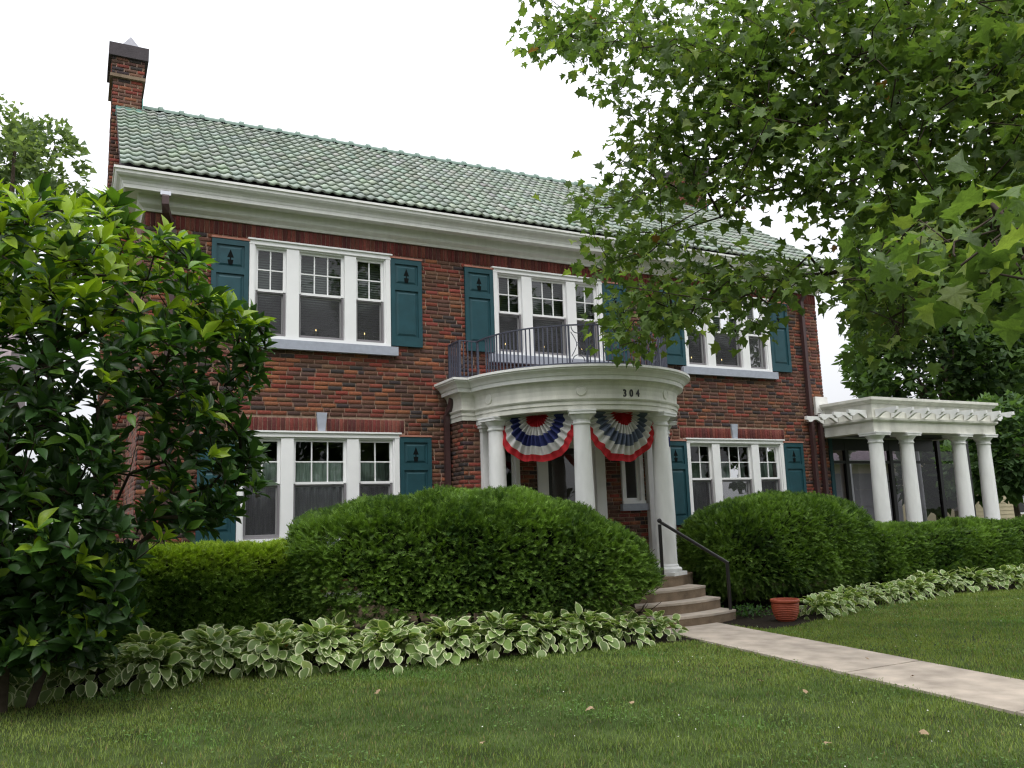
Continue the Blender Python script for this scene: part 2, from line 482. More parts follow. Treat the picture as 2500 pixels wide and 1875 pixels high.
# gable ends, back wall and floors
DEPTH = 7.0; RIDGE_Y = 3.5; RIDGE_Z = 9.32; EAVE_Y = -.45; EAVE_Z = 6.56
g = MB()
for sx in (-1, 1):
    x0, x1 = (-XE, -XE + .28) if sx < 0 else (XE - .28, XE)
    pts = [(.3, 0), (DEPTH, 0), (DEPTH, 6.4), (RIDGE_Y, 9.1), (0.3, 6.86), (.3, 6.4)]
    V = [(x0, p[0], p[1]) for p in pts] + [(x1, p[0], p[1]) for p in pts]; n = len(pts)
    g.add(V, [tuple(range(n)), tuple(range(2 * n - 1, n - 1, -1))] + [(i, i + n, (i + 1) % n + n, (i + 1) % n) for i in range(n)])
g.box(-XE, XE, DEPTH, DEPTH + .28, 0, 6.4)
def brick_tex():
    M = bpy.data.materials.new('brick_texture'); M.use_nodes = True; N = M.node_tree.nodes; L = M.node_tree.links
    b = N['Principled BSDF']; b.inputs['Roughness'].default_value = .9
    t = N.new('ShaderNodeTexBrick'); tc = N.new('ShaderNodeTexCoord'); sp_ = N.new('ShaderNodeSeparateXYZ'); mp = N.new('ShaderNodeCombineXYZ')
    t.inputs['Color1'].default_value = (.2, .065, .045, 1); t.inputs['Color2'].default_value = (.09, .045, .038, 1)
    t.inputs['Mortar'].default_value = (.17, .1, .075, 1); t.inputs['Scale'].default_value = 1.0
    t.inputs['Brick Width'].default_value = .2165; t.inputs['Row Height'].default_value = COURSE; t.inputs['Mortar Size'].default_value = .006
    L.new(tc.outputs['Object'], sp_.inputs[0]); L.new(sp_.outputs[1], mp.inputs[0]); L.new(sp_.outputs[2], mp.inputs[1]); L.new(mp.outputs[0], t.inputs[0]); L.new(t.outputs[0], b.inputs['Base Color'])
    MATS['brick_texture'] = M
brick_tex()
g.build('gable_walls', 'brick_texture', wall)
inn = MB(); inn.box(-XE + .28, XE - .28, .3, DEPTH, 3.15, 3.3); inn.box(-XE + .28, XE - .28, .3, DEPTH, 6.3, 6.36)
inn.box(-XE + .28, XE - .28, .3, DEPTH, .5, .6); inn.box(-2.2, -2.1, .3, DEPTH, .6, 6.3); inn.box(2.1, 2.2, .3, DEPTH, .6, 6.3)
inn.box(-XE + .28, XE - .28, 3.4, 3.5, .6, 6.3)
inn.build('inner_floors', 'interior', wall)
# foundation and water table
for a, b in ((-XE - .03, -BAY), (BAY, XE + .03)):
    MB().box(a, b, -.05, .0, 0, .44).build('foundation', 'riser', wall)
    MB().box(a - .03, b, -.09, .0, .44, .53).build('water_table', 'white_paint', wall)

FRONT = Bricks()
X0 = (-XE, 0, 0)
op = [(a + XE, b + XE, c, d) for a, b, c, d in openings] + \
     [(a + XE - .11, b + XE + .11, 2.94, 3.15) for a, b in LW] + [(a + XE - .02, b + XE + .02, 5.86, 6.1) for a, b in UW]
brick_plane(FRONT, X0, (1, 0, 0), (0, -1, 0), 2 * XE, .54, 5.885, op, seed=11)
soldier(FRONT, X0, (1, 0, 0), (0, -1, 0), 2 * XE, 5.888, .214, seed=4)
for a, b in LW:                                          # soldier lintels over the ground-floor windows, split by a keystone
    c = (a + b) / 2
    soldier(FRONT, (a - .10, 0, 0), (1, 0, 0), (0, -1, 0), c - .085 - (a - .10), 2.945, .203, seed=5)
    soldier(FRONT, (c + .085, 0, 0), (1, 0, 0), (0, -1, 0), b + .10 - c - .085, 2.945, .203, seed=6)
brick_plane(FRONT, (-XE, DEPTH, 0), (0, -1, 0), (-1, 0, 0), DEPTH, .54, 6.1, seed=12)
# entrance bay (projects 0.53 m) and its side
DOOR = (-.66, .66, .6, 2.86); SW = [(-1.46, -1.0), (1.0, 1.46)]; ZS = (1.72, 2.86)
brick_plane(FRONT, (-BAY, BY, 0), (1, 0, 0), (0, -1, 0), 2 * BAY, .54, 3.12,
            [(DOOR[0] + BAY, DOOR[1] + BAY, -1, DOOR[3])] + [(a + BAY, b + BAY, ZS[0] - .12, ZS[1]) for a, b in SW], seed=21)
brick_plane(FRONT, (-BAY, 0, 0), (0, -1, 0), (-1, 0, 0), -BY, .54, 3.16, seed=22)
brick_plane(FRONT, (BAY, BY, 0), (0, 1, 0), (1, 0, 0), -BY, .54, 3.16, seed=23)
bb = MB(); sheet_with_holes(bb, -BAY + .014, BAY - .014, 0, 3.6, [DOOR] + [(a, b, *ZS) for a, b in SW], BY + .014, .2)
bb.add([(-BAY + .014, BY + .014, 0), (-BAY + .014, .3, 0), (-BAY + .014, .3, 3.6), (-BAY + .014, BY + .014, 3.6)], [(0, 1, 2, 3)])
bb.add([(BAY - .014, BY + .014, 0), (BAY - .014, .3, 0), (BAY - .014, .3, 3.6), (BAY - .014, BY + .014, 3.6)], [(3, 2, 1, 0)])
bb.build('bay_backing', 'mortar', wall)
bi = MB(); bi.box(-1.7, 1.7, 1.6, 1.7, .6, 3.1); bi.build('hall_wall', 'interior', wall)

# chimneys
def chimney(sx, seed):
    B = Bricks(); x0, x1 = (-7.14, -6.64) if sx < 0 else (6.14, 6.72)
    y0, y1 = 3.24, 4.2
    top = 10.1
    ch = empty('chimney', ((x0 + x1) / 2, y0, 0), house)
    def L(mb, name, material): 
        o = mb.build(name, material, ch); o.location = (-(x0 + x1) / 2, -y0, 0); return o
    zb = 0 if sx < 0 else 8.6
    core = MB().box(x0 + .012, x1 - .012, y0 + .012, y1, zb, 9.78).box(x0 - .02, x1 + .02, y0 - .02, y1 + .02, 9.78, 10.18)
    L(core, 'stack_core', 'mortar')
    for e, za, zc in ((0, max(zb, .4), 9.75), (.035, 9.82, 10.14)):
        brick_plane(B, (x0 - e, y0 - e, 0), (1, 0, 0), (0, -1, 0), x1 - x0 + 2 * e, za, zc, seed=seed)
        brick_plane(B, (x0 - e, y1, 0), (0, -1, 0), (-1, 0, 0), y1 - y0 + e, za, zc, seed=seed + 1)
    brick_plane(B, (x1, y0, 0), (0, 1, 0), (1, 0, 0), y1 - y0, 8.6, 9.75, seed=seed + 2)
    P, Bs, S, Cc = B.arrays(); Cc = Cc * np.array([1.0, 1.02, 1.0])
    P = P - np.array([(x0 + x1) / 2, y0, 0])
    V, F, Cv = instances(BT, BF, P, Bs, S, Cc)
    tag(ob('brick_courses', from_arrays('brick_courses', V, F, Cv, 'brick'), ch), kind='stuff')
    L(MB().box(x0 - .05, x1 + .05, y0 - .05, y1 + .05, 9.755, 9.815), 'corbel_band', 'riser')
    L(MB().box(x0 - .085, x1 + .085, y0 - .085, y1 + .085, 10.15, 10.40), 'chimney_cap', 'cap_dark')
    mb = MB(); xm, ym = (x0 + x1) / 2 + .03, y0 + .22
    if sx < 0:
        s = .16
        mb.add([(xm - s, ym - s, 10.45), (xm + s, ym - s, 10.45), (xm + s, ym + s, 10.45), (xm - s, ym + s, 10.45), (xm, ym, 10.74)],
               [(0, 1, 4), (1, 2, 4), (2, 3, 4), (3, 0, 4), (3, 2, 1, 0)])
        for dx in (-.12, .12):
            for dy in (-.12, .12): mb.box(xm + dx - .01, xm + dx + .01, ym + dy - .01, ym + dy + .01, 10.4, 10.45)
        L(mb, 'flue_cowl', 'cowl')
    else:
        mb.lathe([(.13, 10.4), (.12, 10.6), (.135, 10.62), (.135, 10.66)], (xm - .2, ym, 0), 16); L(mb, 'chimney_pot', 'riser')
    f = MB(); f.box(x0 + (.07 if sx < 0 else -.03), x1 + .03, y0 - .02, y0 - .006, 9.02, 9.2); f.box(x1 + .006, x1 + .02, y0 - .02, y0 + .4, 9.02, 9.42)
    L(f, 'flashing', 'copper')
    return ch
chimney(-1, 31); chimney(1, 41)

# the nearest whole bricks of the open wall are pieces of their own, the rest stays one mass
P, Bs, S, Cc = FRONT.arrays()
whole = (np.abs(S[:, 0] - .2055) < .012) & (Bs[:, 2, 2] > .9) & (np.abs(P[:, 1]) < .02)
area = (P[:, 0] > -5.3) & (P[:, 0] < -2.06) & (P[:, 2] > 2.95) & (P[:, 2] < 4.28) | (P[:, 0] > -2.45) & (P[:, 0] < -2.0) & (P[:, 2] > 4.28)
cand = np.where(whole & area)[0]
d = np.linalg.norm(P[cand] - CAM, axis=1); pick = cand[np.argsort(d)[:280]]
mask = np.ones(len(P), bool); mask[pick] = False
V, F, Cv = instances(BT, BF, P[mask], Bs[mask], S[mask], Cc[mask])
tag(ob('brick_courses', from_arrays('brick_courses', V, F, Cv, 'brick'), wall), kind='stuff')
variants = []
for k in range(40):
    c = brick_col(rng)
    s = np.array([[.2055 + rng.normal(0, .002), .028, COURSE - .0125]])
    V, F, Cv = instances(BT, BF, np.zeros((1, 3)), Bs[pick[:1]], s, c[None])
    variants.append(from_arrays('brick', V, F, Cv, 'brick'))
for i in pick:
    ob('brick', variants[rng.integers(40)], wall, P[i])

# keystones
for a, b in LW:
    c = (a + b) / 2
    MB().poly_prism([(c - .052, 2.945), (c + .052, 2.945), (c + .082, 3.235), (c - .082, 3.235)], -.03, .05).build('keystone', 'stone', wall)

# ---------------------------------------------------------------- windows
def window(x0, x1, z0, z1, lower):
    """triple sash window: casing, two mullions, three double-hung sashes (4/6/4 panes over one screened pane), sill"""
    cx = (x0 + x1) / 2; W = x1 - x0
    win = empty('window', (cx, 0, z0), house)
    def L(mb, name, material):
        o = mb.build(name, material, win); o.location = (-cx, 0, -z0); return o
    ca = .075; hd = .09; zs = z0 + .055
    fr = MB()
    fr.box(x0, x0 + ca, -.045, .12, z0, z1 - hd); fr.box(x1 - ca, x1, -.045, .12, z0, z1 - hd)
    fr.box(x0 - .012, x1 + .012, -.05, .12, z1 - hd, z1 - .025); fr.box(x0 - .03, x1 + .03, -.075, .12, z1 - .025, z1)
    fr.box(x0, x1, -.04, .12, z0, zs)
    L(fr, 'casing', 'window_white')
    st = MB()                                                     # narrow inner stops give the casing its step
    for a in (x0 + ca, x1 - ca - .022): st.box(a, a + .022, -.018, .1, zs, z1 - hd - .022)
    st.box(x0 + ca, x1 - ca, -.018, .1, z1 - hd - .022, z1 - hd)
    L(st, 'stop_bead', 'window_white')
    if lower: m = [(-4.727 + 4.115, -4.541 + 4.115), (-3.722 + 4.115, -3.535 + 4.115)]
    else: m = [(-4.672 + 4.115, -4.478 + 4.115), (-3.759 + 4.115, -3.571 + 4.115)]
    k = W / (2.23 if not lower else 2.476)
    m = [(cx + a * k, cx + b * k) for a, b in m]
    for a, b in m: L(MB().box(a, b, -.035, .11, zs, z1 - hd - .022), 'mullion', 'window_white')
    bays = [(x0 + ca + .022, m[0][0]), (m[0][1], m[1][0]), (m[1][1], x1 - ca - .022)]
    zt = z1 - hd - .022
    zmid = 5.085 if not lower else 2.155
    for i, (a, b) in enumerate(bays):
        n = 3 if i == 1 else 2
        sr = .042
        # upper sash
        us = MB(); us.box(a, a + sr, .028, .065, zmid, zt); us.box(b - sr, b, .028, .065, zmid, zt)
        us.box(a + sr, b - sr, .028, .065, zt - sr, zt); us.box(a + sr, b - sr, .02, .065, zmid - .012, zmid + .026)
        L(us, 'upper_sash', 'window_white')
        ga, gb, gc, gd = a + sr, b - sr, zmid + .026, zt - sr
        mu = MB()
        for q in range(1, n):
            xq = ga + (gb - ga) * q / n; mu.box(xq - .009, xq + .009, .034, .058, gc, gd)
        zq = (gc + gd) / 2
        for q in range(n):
            pa = ga + (gb - ga) * q / n + (.009 if q else 0); pb = ga + (gb - ga) * (q + 1) / n - (.009 if q < n - 1 else 0)
            mu.box(pa, pb, .034, .058, zq - .009, zq + .009)
        L(mu, 'muntin', 'window_white')
        for q in range(n):
            pa, pb = ga + (gb - ga) * q / n, ga + (gb - ga) * (q + 1) / n
            for c, d in ((gc, zq), (zq, gd)):
                t = rng.normal(0, .004, 2)
                L(MB().add([(pa, .048 + t[0], c), (pb, .048 + t[1], c), (pb, .048 - t[0], d), (pa, .048 - t[1], d)], [(0, 1, 2, 3)]), 'pane', 'glass')
        # lower sash behind, insect screen in a grey frame in front
        ls = MB(); ls.box(a + .004, a + .05, .07, .105, zs, zmid - .012); ls.box(b - .05, b - .004, .07, .105, zs, zmid - .012)
        ls.box(a + .05, b - .05, .07, .105, zs, zs + .06); ls.box(a + .05, b - .05, .07, .105, zmid - .05, zmid - .012)
        L(ls, 'lower_sash', 'window_white')
        L(MB().add([(a + .05, .088, zs + .06), (b - .05, .088, zs + .06), (b - .05, .088, zmid - .05), (a + .05, .088, zmid - .05)], [(0, 1, 2, 3)]), 'pane', 'glass')
        sf = MB(); sw = .034
        sf.box(a, a + sw, .03, .052, zs, zmid - .014); sf.box(b - sw, b, .03, .052, zs, zmid - .014)
        sf.box(a + sw, b - sw, .03, .052, zs, zs + .05); sf.box(a + sw, b - sw, .03, .052, zmid - .03, zmid - .014)
        L(sf, 'screen_frame', 'grey_frame')
        L(MB().add([(a + sw, .041, zs + .05), (b - sw, .041, zs + .05), (b - sw, .041, zmid - .03), (a + sw, .041, zmid - .03)], [(0, 1, 2, 3)]), 'screen', 'screen')
        # blind or curtain inside
        if lower:
            for nm, ma, zc0, zc1, yy in (('curtain', 'curtain_pale', zmid - .05, zq + .0, .20), ('curtain', 'curtain_grey', zs, zmid - .03, .215)):
                nn = 48; V = []; ph = rng.uniform(0, 6)
                for jz in (zc0, zc1):
                    for q in range(nn + 1):
                        t = q / nn
                        V.append((a + (b - a) * t, yy + .02 * math.sin(t * (b - a) * 55 + ph + .8 * math.sin(t * 9 + ph)), jz))
                Fc = [(q, q + 1, q + nn + 2, q + nn + 1) for q in range(nn)]
                L(MB().add(V, Fc), nm, ma)
        else:
            bl = MB(); zz = zs
            while zz < zt - .05:
                bl.add([(a, .190, zz), (b, .190, zz), (b, .215, zz + .040), (a, .215, zz + .040)], [(0, 1, 2, 3)]); zz += .040
            L(bl, 'blind', 'blind')
    # sill
    si = MB()
    if lower: si.box(x0 - .05, x1 + .05, -.085, .02, z0 - .125, z0 - .002)
    else: si.box(x0 - .11, x1 + .11, -.09, .02, z0 - .145, z0 - .002)
    L(si, 'sill', 'stone')
    # candle bulbs standing on the inside sill of the upper windows
    if not lower:
        for i, (a, b) in enumerate(bays):
            t = (.42, .43, .40)[i]
            xc = a + (b - a) * t
            cn = tag(empty('candle_lamp', (xc, .145, zs + .005)),
                     'electric candle lit behind the %s pane of the %s upper window' % (('left', 'middle', 'right')[i], 'left' if cx < -2 else 'right' if cx > 2 else 'balcony'),
                     'candle', 'candle lamps in the upper windows')
            MB().lathe([(.03, 0), (.03, .012), (.008, .016), (.008, .15), (.006, .155)], seg=10).build('candle_stick', 'window_white', cn)
            MB().lathe([(.004, .15), (.0075, .16), (.0075, .172), (.002, .19)], seg=10).build('candle_bulb', 'bulb', cn)
    return win
for a, b in UW: window(a, b, *ZU, False)
for a, b in LW: window(a, b, *ZL, True)

# ---------------------------------------------------------------- shutters
def shutter(x0, x1, z0, z1):
    cx = (x0 + x1) / 2
    s = empty('shutter', (cx, 0, z0), house)
    def L(mb, name, material):
        o = mb.build(name, material, s); o.location = (-cx, 0, -z0); return o
    H = z1 - z0; sw = .068
    r = [(z0, z0 + .15), (z1 - .53, z1 - .435), (z1 - .085, z1)]
    fr = MB(); fr.box(x0, x0 + sw, -.052, -.012, z0, z1); fr.box(x1 - sw, x1, -.052, -.012, z0, z1)
    for a, b in r: fr.box(x0 + sw, x1 - sw, -.0515, -.012, a, b)
    L(fr, 'frame', 'teal')
    for a, b in ((r[0][1], r[1][0]), (r[1][1], r[2][0])):
        p = MB().box(x0 + sw, x1 - sw, -.028, -.014, a, b)
        q = .028
        X0_, X1_, A, B_ = x0 + sw + q, x1 - sw - q, a + q, b - q
        p.add([(X0_, -.0285, A), (X1_, -.0285, A), (X1_, -.0285, B_), (X0_, -.0285, B_),
               (X0_ + .03, -.042, A + .03), (X1_ - .03, -.042, A + .03), (X1_ - .03, -.042, B_ - .03), (X0_ + .03, -.042, B_ - .03)],
              [(4, 5, 6, 7), (0, 1, 5, 4), (1, 2, 6, 5), (2, 3, 7, 6), (3, 0, 4, 7)])
        L(p, 'panel', 'teal')
    c = cx; zt = z1 - .155
    cut = MB()  # near-black inlay on the panel, painting the shade of a cut hole
    cut.poly_prism([(c - .048, zt - .125), (c + .048, zt - .125), (c, zt)], -.0445, -.030)
    cut.poly_prism([(c - .009, zt - .16), (c + .009, zt - .16), (c + .009, zt - .125), (c - .009, zt - .125)], -.0445, -.030)
    cut.poly_prism([(c - .028, zt - .235), (c + .028, zt - .235), (c + .042, zt - .16), (c - .042, zt - .16)], -.0445, -.030)
    L(cut, 'tree_cutout_inlay', 'cutout_shade')
    L(MB().box(x0 - .01, x1 + .01, -.062, .0, z1 + .002, z1 + .03), 'shutter_cap', 'pink_ledge')
for a, b in UW:
    shutter(a - .545, a - .008, 4.352, 5.816); shutter(b + .008, b + .545, 4.352, 5.816)
for a, b in LW:
    shutter(a - .545, a - .008, 1.31, 2.875); shutter(b + .008, b + .545, 1.31, 2.875)

# ---------------------------------------------------------------- main cornice and gutter
cor = MB().sweep([(-XE, .75), (-XE, 0), (XE, 0), (XE, .75)],
                 [(0, 6.105), (.03, 6.105), (.045, 6.14), (.075, 6.165), (.10, 6.185), (.11, 6.20), (.115, 6.325), (.28, 6.325), (.285, 6.30), (.315, 6.31), (.32, 6.365), (.0, 6.365)])
cor.build('cornice', 'white_paint', house)
gut = MB().sweep([(-XE, .75), (-XE, 0), (XE, 0), (XE, .75)],
                 [(.05, 6.366), (.325, 6.366), (.335, 6.40), (.36, 6.43), (.40, 6.455), (.425, 6.485), (.43, 6.525), (.45, 6.53), (.45, 6.565), (.42, 6.567), (.415, 6.50), (.3, 6.46), (.05, 6.60)])
gut.build('gutter', 'white_paint', house)

# ---------------------------------------------------------------- roof
roof = empty('roof', (0, 0, 0), house)
XR = 7.06
sl = MB()
dy, dz = RIDGE_Y - EAVE_Y, RIDGE_Z - EAVE_Z - .03
sl.add([(-XR, -.40, 6.56), (XR, -.40, 6.56), (XR, RIDGE_Y, RIDGE_Z - .03), (-XR, RIDGE_Y, RIDGE_Z - .03), (XR, 7.45, 6.56), (-XR, 7.45, 6.56),
        (-XR, -.40, 6.5), (XR, -.40, 6.5), (XR, RIDGE_Y, RIDGE_Z - .1), (-XR, RIDGE_Y, RIDGE_Z - .1), (XR, 7.45, 6.5), (-XR, 7.45, 6.5)],
       [(0, 1, 2, 3), (3, 2, 4, 5), (6, 9, 8, 7), (9, 11, 10, 8), (0, 3, 9, 6), (3, 5, 11, 9), (1, 7, 8, 2), (2, 8, 10, 4), (0, 6, 7, 1)])
sl.build('roof_deck', 'cap_dark', roof)
slope = math.atan2(RIDGE_Z - EAVE_Z, RIDGE_Y - EAVE_Y); SLEN = math.hypot(RIDGE_Z - EAVE_Z, RIDGE_Y - EAVE_Y)
ROWS = 16; EXP = (SLEN - .06) / ROWS
TWD = .170; NC = int(2 * XR / TWD); TWD = 2 * XR / NC
# one interlocking tile: rounded roll on one side, pan on the other, thick butt edge
prof = [(0, .012), (.12, .012), (.30, .010), (.42, .016), (.52, .029), (.64, .036), (.78, .032), (.90, .020), (1.0, .012)]
TV, TF = [], []
for t, lift in ((0, .024), (1, -.013)):
    for x, h in prof: TV.append((x * TWD * 1.0, t * EXP * 1.12, h + lift))
n = len(prof)
for x, h in prof: TV.append((x * TWD, .004, h - .002))
for x, h in prof: TV.append((x * TWD, .05, h - .018))
TF = [(i, i + 1, i + 1 + n, i + n) for i in range(n - 1)] + [(i + 2 * n, i + 1 + 2 * n, i + 1, i) for i in range(n - 1)] + [(i + 3 * n, i + 1 + 3 * n, i + 1 + 2 * n, i + 2 * n) for i in range(n - 1)]
TV = np.array(TV); TF = np.array(TF)
ex = np.array([1, 0, 0.]); es = np.array([0, math.cos(slope), math.sin(slope)]); en = np.array([0, -math.sin(slope), math.cos(slope)])
pos, cols = [], []
for r_ in range(ROWS):
    for c_ in range(NC):
        p = np.array([-XR + c_ * TWD, EAVE_Y + .03, EAVE_Z + .03]) + es * (r_ * EXP + rng.normal(0, .003)) + en * (.012 + rng.normal(0, .002))
        if p[0] < -6.60 and p[1] > 3.05 - .05: pass
        pos.append(p)
        t = rng.random(); base = np.array([.290, .338, .282]) if t < .8 else np.array([.34, .365, .33])
        cols.append(base * rng.uniform(.84, 1.13) * (1 + rng.normal(0, .03, 3)))
pos = np.array(pos); cols = np.array(cols)
basis = np.tile(np.stack([ex, es, en], -1), (len(pos), 1, 1))
pp = px(pos)
order = np.argsort(pp[:, 2])
near = [i for i in order if 290 < pp[i, 0] < 1500][:300]
mask = np.ones(len(pos), bool); mask[near] = False
V, F, Cv = instances(TV, TF, pos[mask], basis[mask], np.ones(mask.sum()), cols[mask])
tag(ob('tile_field', from_arrays('tile_field', V, F, Cv, 'tile', smooth=False), roof), kind='stuff')
tvar = []
for k in range(24):
    c = np.array([.290, .338, .282]) * rng.uniform(.84, 1.16) * (1 + rng.normal(0, .03, 3))
    V, F, Cv = instances(TV, TF, np.zeros((1, 3)), basis[:1], np.ones(1), c[None])
    tvar.append(from_arrays('roof_tile', V, F, Cv, 'tile'))
for i in near: ob('roof_tile', tvar[rng.integers(24)], roof, pos[i])
# ridge tiles
rm = MB()
nr = 36; rl = (2 * XR - .86) / nr
for i_, (r0, xa) in enumerate([(.085, 0), (.085, .72), (.115, .78), (.115, .98), (.09, 1.0)]):
    for k in range(9):
        a = math.pi * k / 8
        rm.v.append((xa * rl, -r0 * math.cos(a) * 1.15, r0 * math.sin(a) * 1.1))
for i_ in range(4):
    for k in range(8): rm.f.append((i_ * 9 + k, i_ * 9 + k + 1, i_ * 9 + k + 10, i_ * 9 + k + 9))
rme = rm.mesh('ridge_tile', 'tile', col=(.15, .22, .18))
for k in range(nr): ob('ridge_tile', rme, roof, (-XR + .44 + k * rl, RIDGE_Y, RIDGE_Z + .0))

# ---------------------------------------------------------------- downspouts
def spout(pts, name='downspout', w_=.045):
    MB().tube(pts, w_ * 1.25, seg=4).build(name, 'downspout', house)
spout([(-6.46, -.34, 6.30), (-6.46, -.36, 6.22), (-6.46, -.36, 6.12), (-6.44, -.31, 6.03), (-6.40, -.20, 5.97), (-6.35, -.11, 5.93), (-6.33, -.08, 5.84), (-6.33, -.08, .5)], w_=.052)
MB().box(-6.53, -6.39, -.40, -.285, 6.24, 6.30).build('spout_outlet', 'metal', house)
spout([(6.17, -.33, 6.30), (6.17, -.28, 6.12), (6.17, -.075, 5.9), (6.17, -.075, .4)])
spout([(6.42, -.075, 3.5), (6.42, -.075, .4)])
spout([(-2.03, -.22, 3.5), (-2.03, -.16, 3.36), (-2.07, -.075, 3.22), (-2.07, -.075, .5)])
# ================================================================== PORTICO (part of the house)
CY = -.57
portico = empty('portico', (0, 0, 0), house)
def arc(R, a0=180.0, a1=360.0, n=48, cy=CY):
    return [(R * math.cos(math.radians(a0 + (a1 - a0) * i / n)), cy + R * math.sin(math.radians(a0 + (a1 - a0) * i / n))) for i in range(n + 1)]
# floor and curved steps
fl = MB().slab(arc(1.86) + [(1.86, BY + .03), (-1.86, BY + .03)], 0, .57); fl.build('porch_floor', 'riser', portico)
MB().slab(arc(1.868) + [(1.868, BY + .03), (-1.868, BY + .03)], .571, .60).build('floor_cap', 'riser', portico)
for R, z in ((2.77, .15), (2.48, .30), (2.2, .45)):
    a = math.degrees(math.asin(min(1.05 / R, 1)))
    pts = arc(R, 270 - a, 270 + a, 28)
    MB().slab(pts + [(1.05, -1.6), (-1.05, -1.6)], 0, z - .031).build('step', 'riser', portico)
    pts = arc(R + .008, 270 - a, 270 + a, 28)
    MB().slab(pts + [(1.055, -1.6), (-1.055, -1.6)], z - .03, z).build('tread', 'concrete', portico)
# columns
def column_mesh(z0, z1, r0, r1):
    H = z1 - z0
    mb = MB(); mb.box(-r0 * 1.42, r0 * 1.42, -r0 * 1.42, r0 * 1.42, 0, .055)
    p = [(r0 * 1.36, .056), (r0 * 1.42, .075), (r0 * 1.42, .10), (r0 * 1.33, .118), (r0 * 1.15, .122), (r0 * 1.12, .15), (r0, .17)]
    for i in range(1, 13):
        t = i / 12; p.append((r0 + (r1 - r0) * t ** 1.5, .17 + (H - .17 - .22) * t))
    zt = H - .22
    p += [(r1 * 1.0, zt + .012), (r1 * 1.13, zt + .014), (r1 * 1.16, zt + .03), (r1 * 1.05, zt + .046), (r1 * 1.04, zt + .085),
          (r1 * 1.12, zt + .088), (r1 * 1.18, zt + .10), (r1 * 1.40, zt + .135), (r1 * 1.46, zt + .155)]
    mb.lathe(p, seg=32)
    a = r1 * 1.58; mb.box(-a, a, -a, a, zt + .156, zt + .195); a *= 1.05; mb.box(-a, a, -a, a, zt + .196, H)
    return mb.mesh('column', 'column_white', smooth=True, sharp=30)
CR = 1.65
ca_ = math.asin(.72 / CR)
COLS = [(-1.605, -.955), (-.72, CY - CR * math.cos(ca_)), (.72, CY - CR * math.cos(ca_)), (1.605, -.955)]
cm = column_mesh(.60, 3.10, .152, .125)
for i, (x, y) in enumerate(COLS):
    o = ob('column', cm, portico, (x, y, .60))
    o.rotation_euler.z = math.atan2(y - CY, x) + math.pi / 2
# pilasters against the bay
for s in (-1, 1):
    pl = MB().box(s * 1.60 - .09, s * 1.60 + .09, BY - .10, BY - .0, .60, 2.92)
    pl.box(s * 1.60 - .115, s * 1.60 + .115, BY - .125, BY, .60, .70)
    pl.box(s * 1.60 - .105, s * 1.60 + .105, BY - .115, BY, 2.921, 2.97).box(s * 1.60 - .13, s * 1.60 + .13, BY - .14, BY, 2.971, 3.02).box(s * 1.60 - .15, s * 1.60 + .15, BY - .16, BY, 3.021, 3.10)
    pl.build('pilaster', 'column_white', portico)
# entablature swept round the bay and the bow
RA = 1.775
path = [(-2.0, .02), (-2.0, BY - .02)] + arc(RA, 180 + .6, 360 - .6, 56) + [(2.0, BY - .02), (2.0, .02)]
path[2] = (-RA, BY - .02); path[-3] = (RA, BY - .02)
arch = [(-.27, 3.101), (0, 3.101), (0, 3.175), (.014, 3.178), (.014, 3.235), (.03, 3.24), (.045, 3.262), (.045, 3.275), (-.2, 3.275)]
fri = [(-.2, 3.276), (.012, 3.276), (.008, 3.33), (.010, 3.40), (.022, 3.46), (.045, 3.505), (.075, 3.54), (-.2, 3.54)]
crn = [(-.2, 3.541), (.12, 3.541), (.125, 3.60), (.14, 3.605), (.15, 3.625), (.165, 3.65), (.195, 3.675), (.225, 3.69), (.23, 3.712), (.25, 3.714), (.25, 3.75), (-.25, 3.755)]
MB().sweep(path, arch).build('architrave', 'porch_white', portico)
MB().sweep(path, fri).build('frieze', 'porch_white', portico)
MB().sweep(path, crn).build('crown', 'white_paint', portico)
MB().slab(arc(1.7) + [(1.7, BY), (2.0, BY), (2.0, .0), (-2.0, .0), (-2.0, BY), (-1.7, BY)], 3.745, 3.765).build('balcony_floor', 'shingle', portico)
MB().slab(arc(1.6) + [(1.6, BY - .01), (-1.6, BY - .01)], 3.13, 3.16).build('porch_ceiling', 'ceiling_dark', portico)
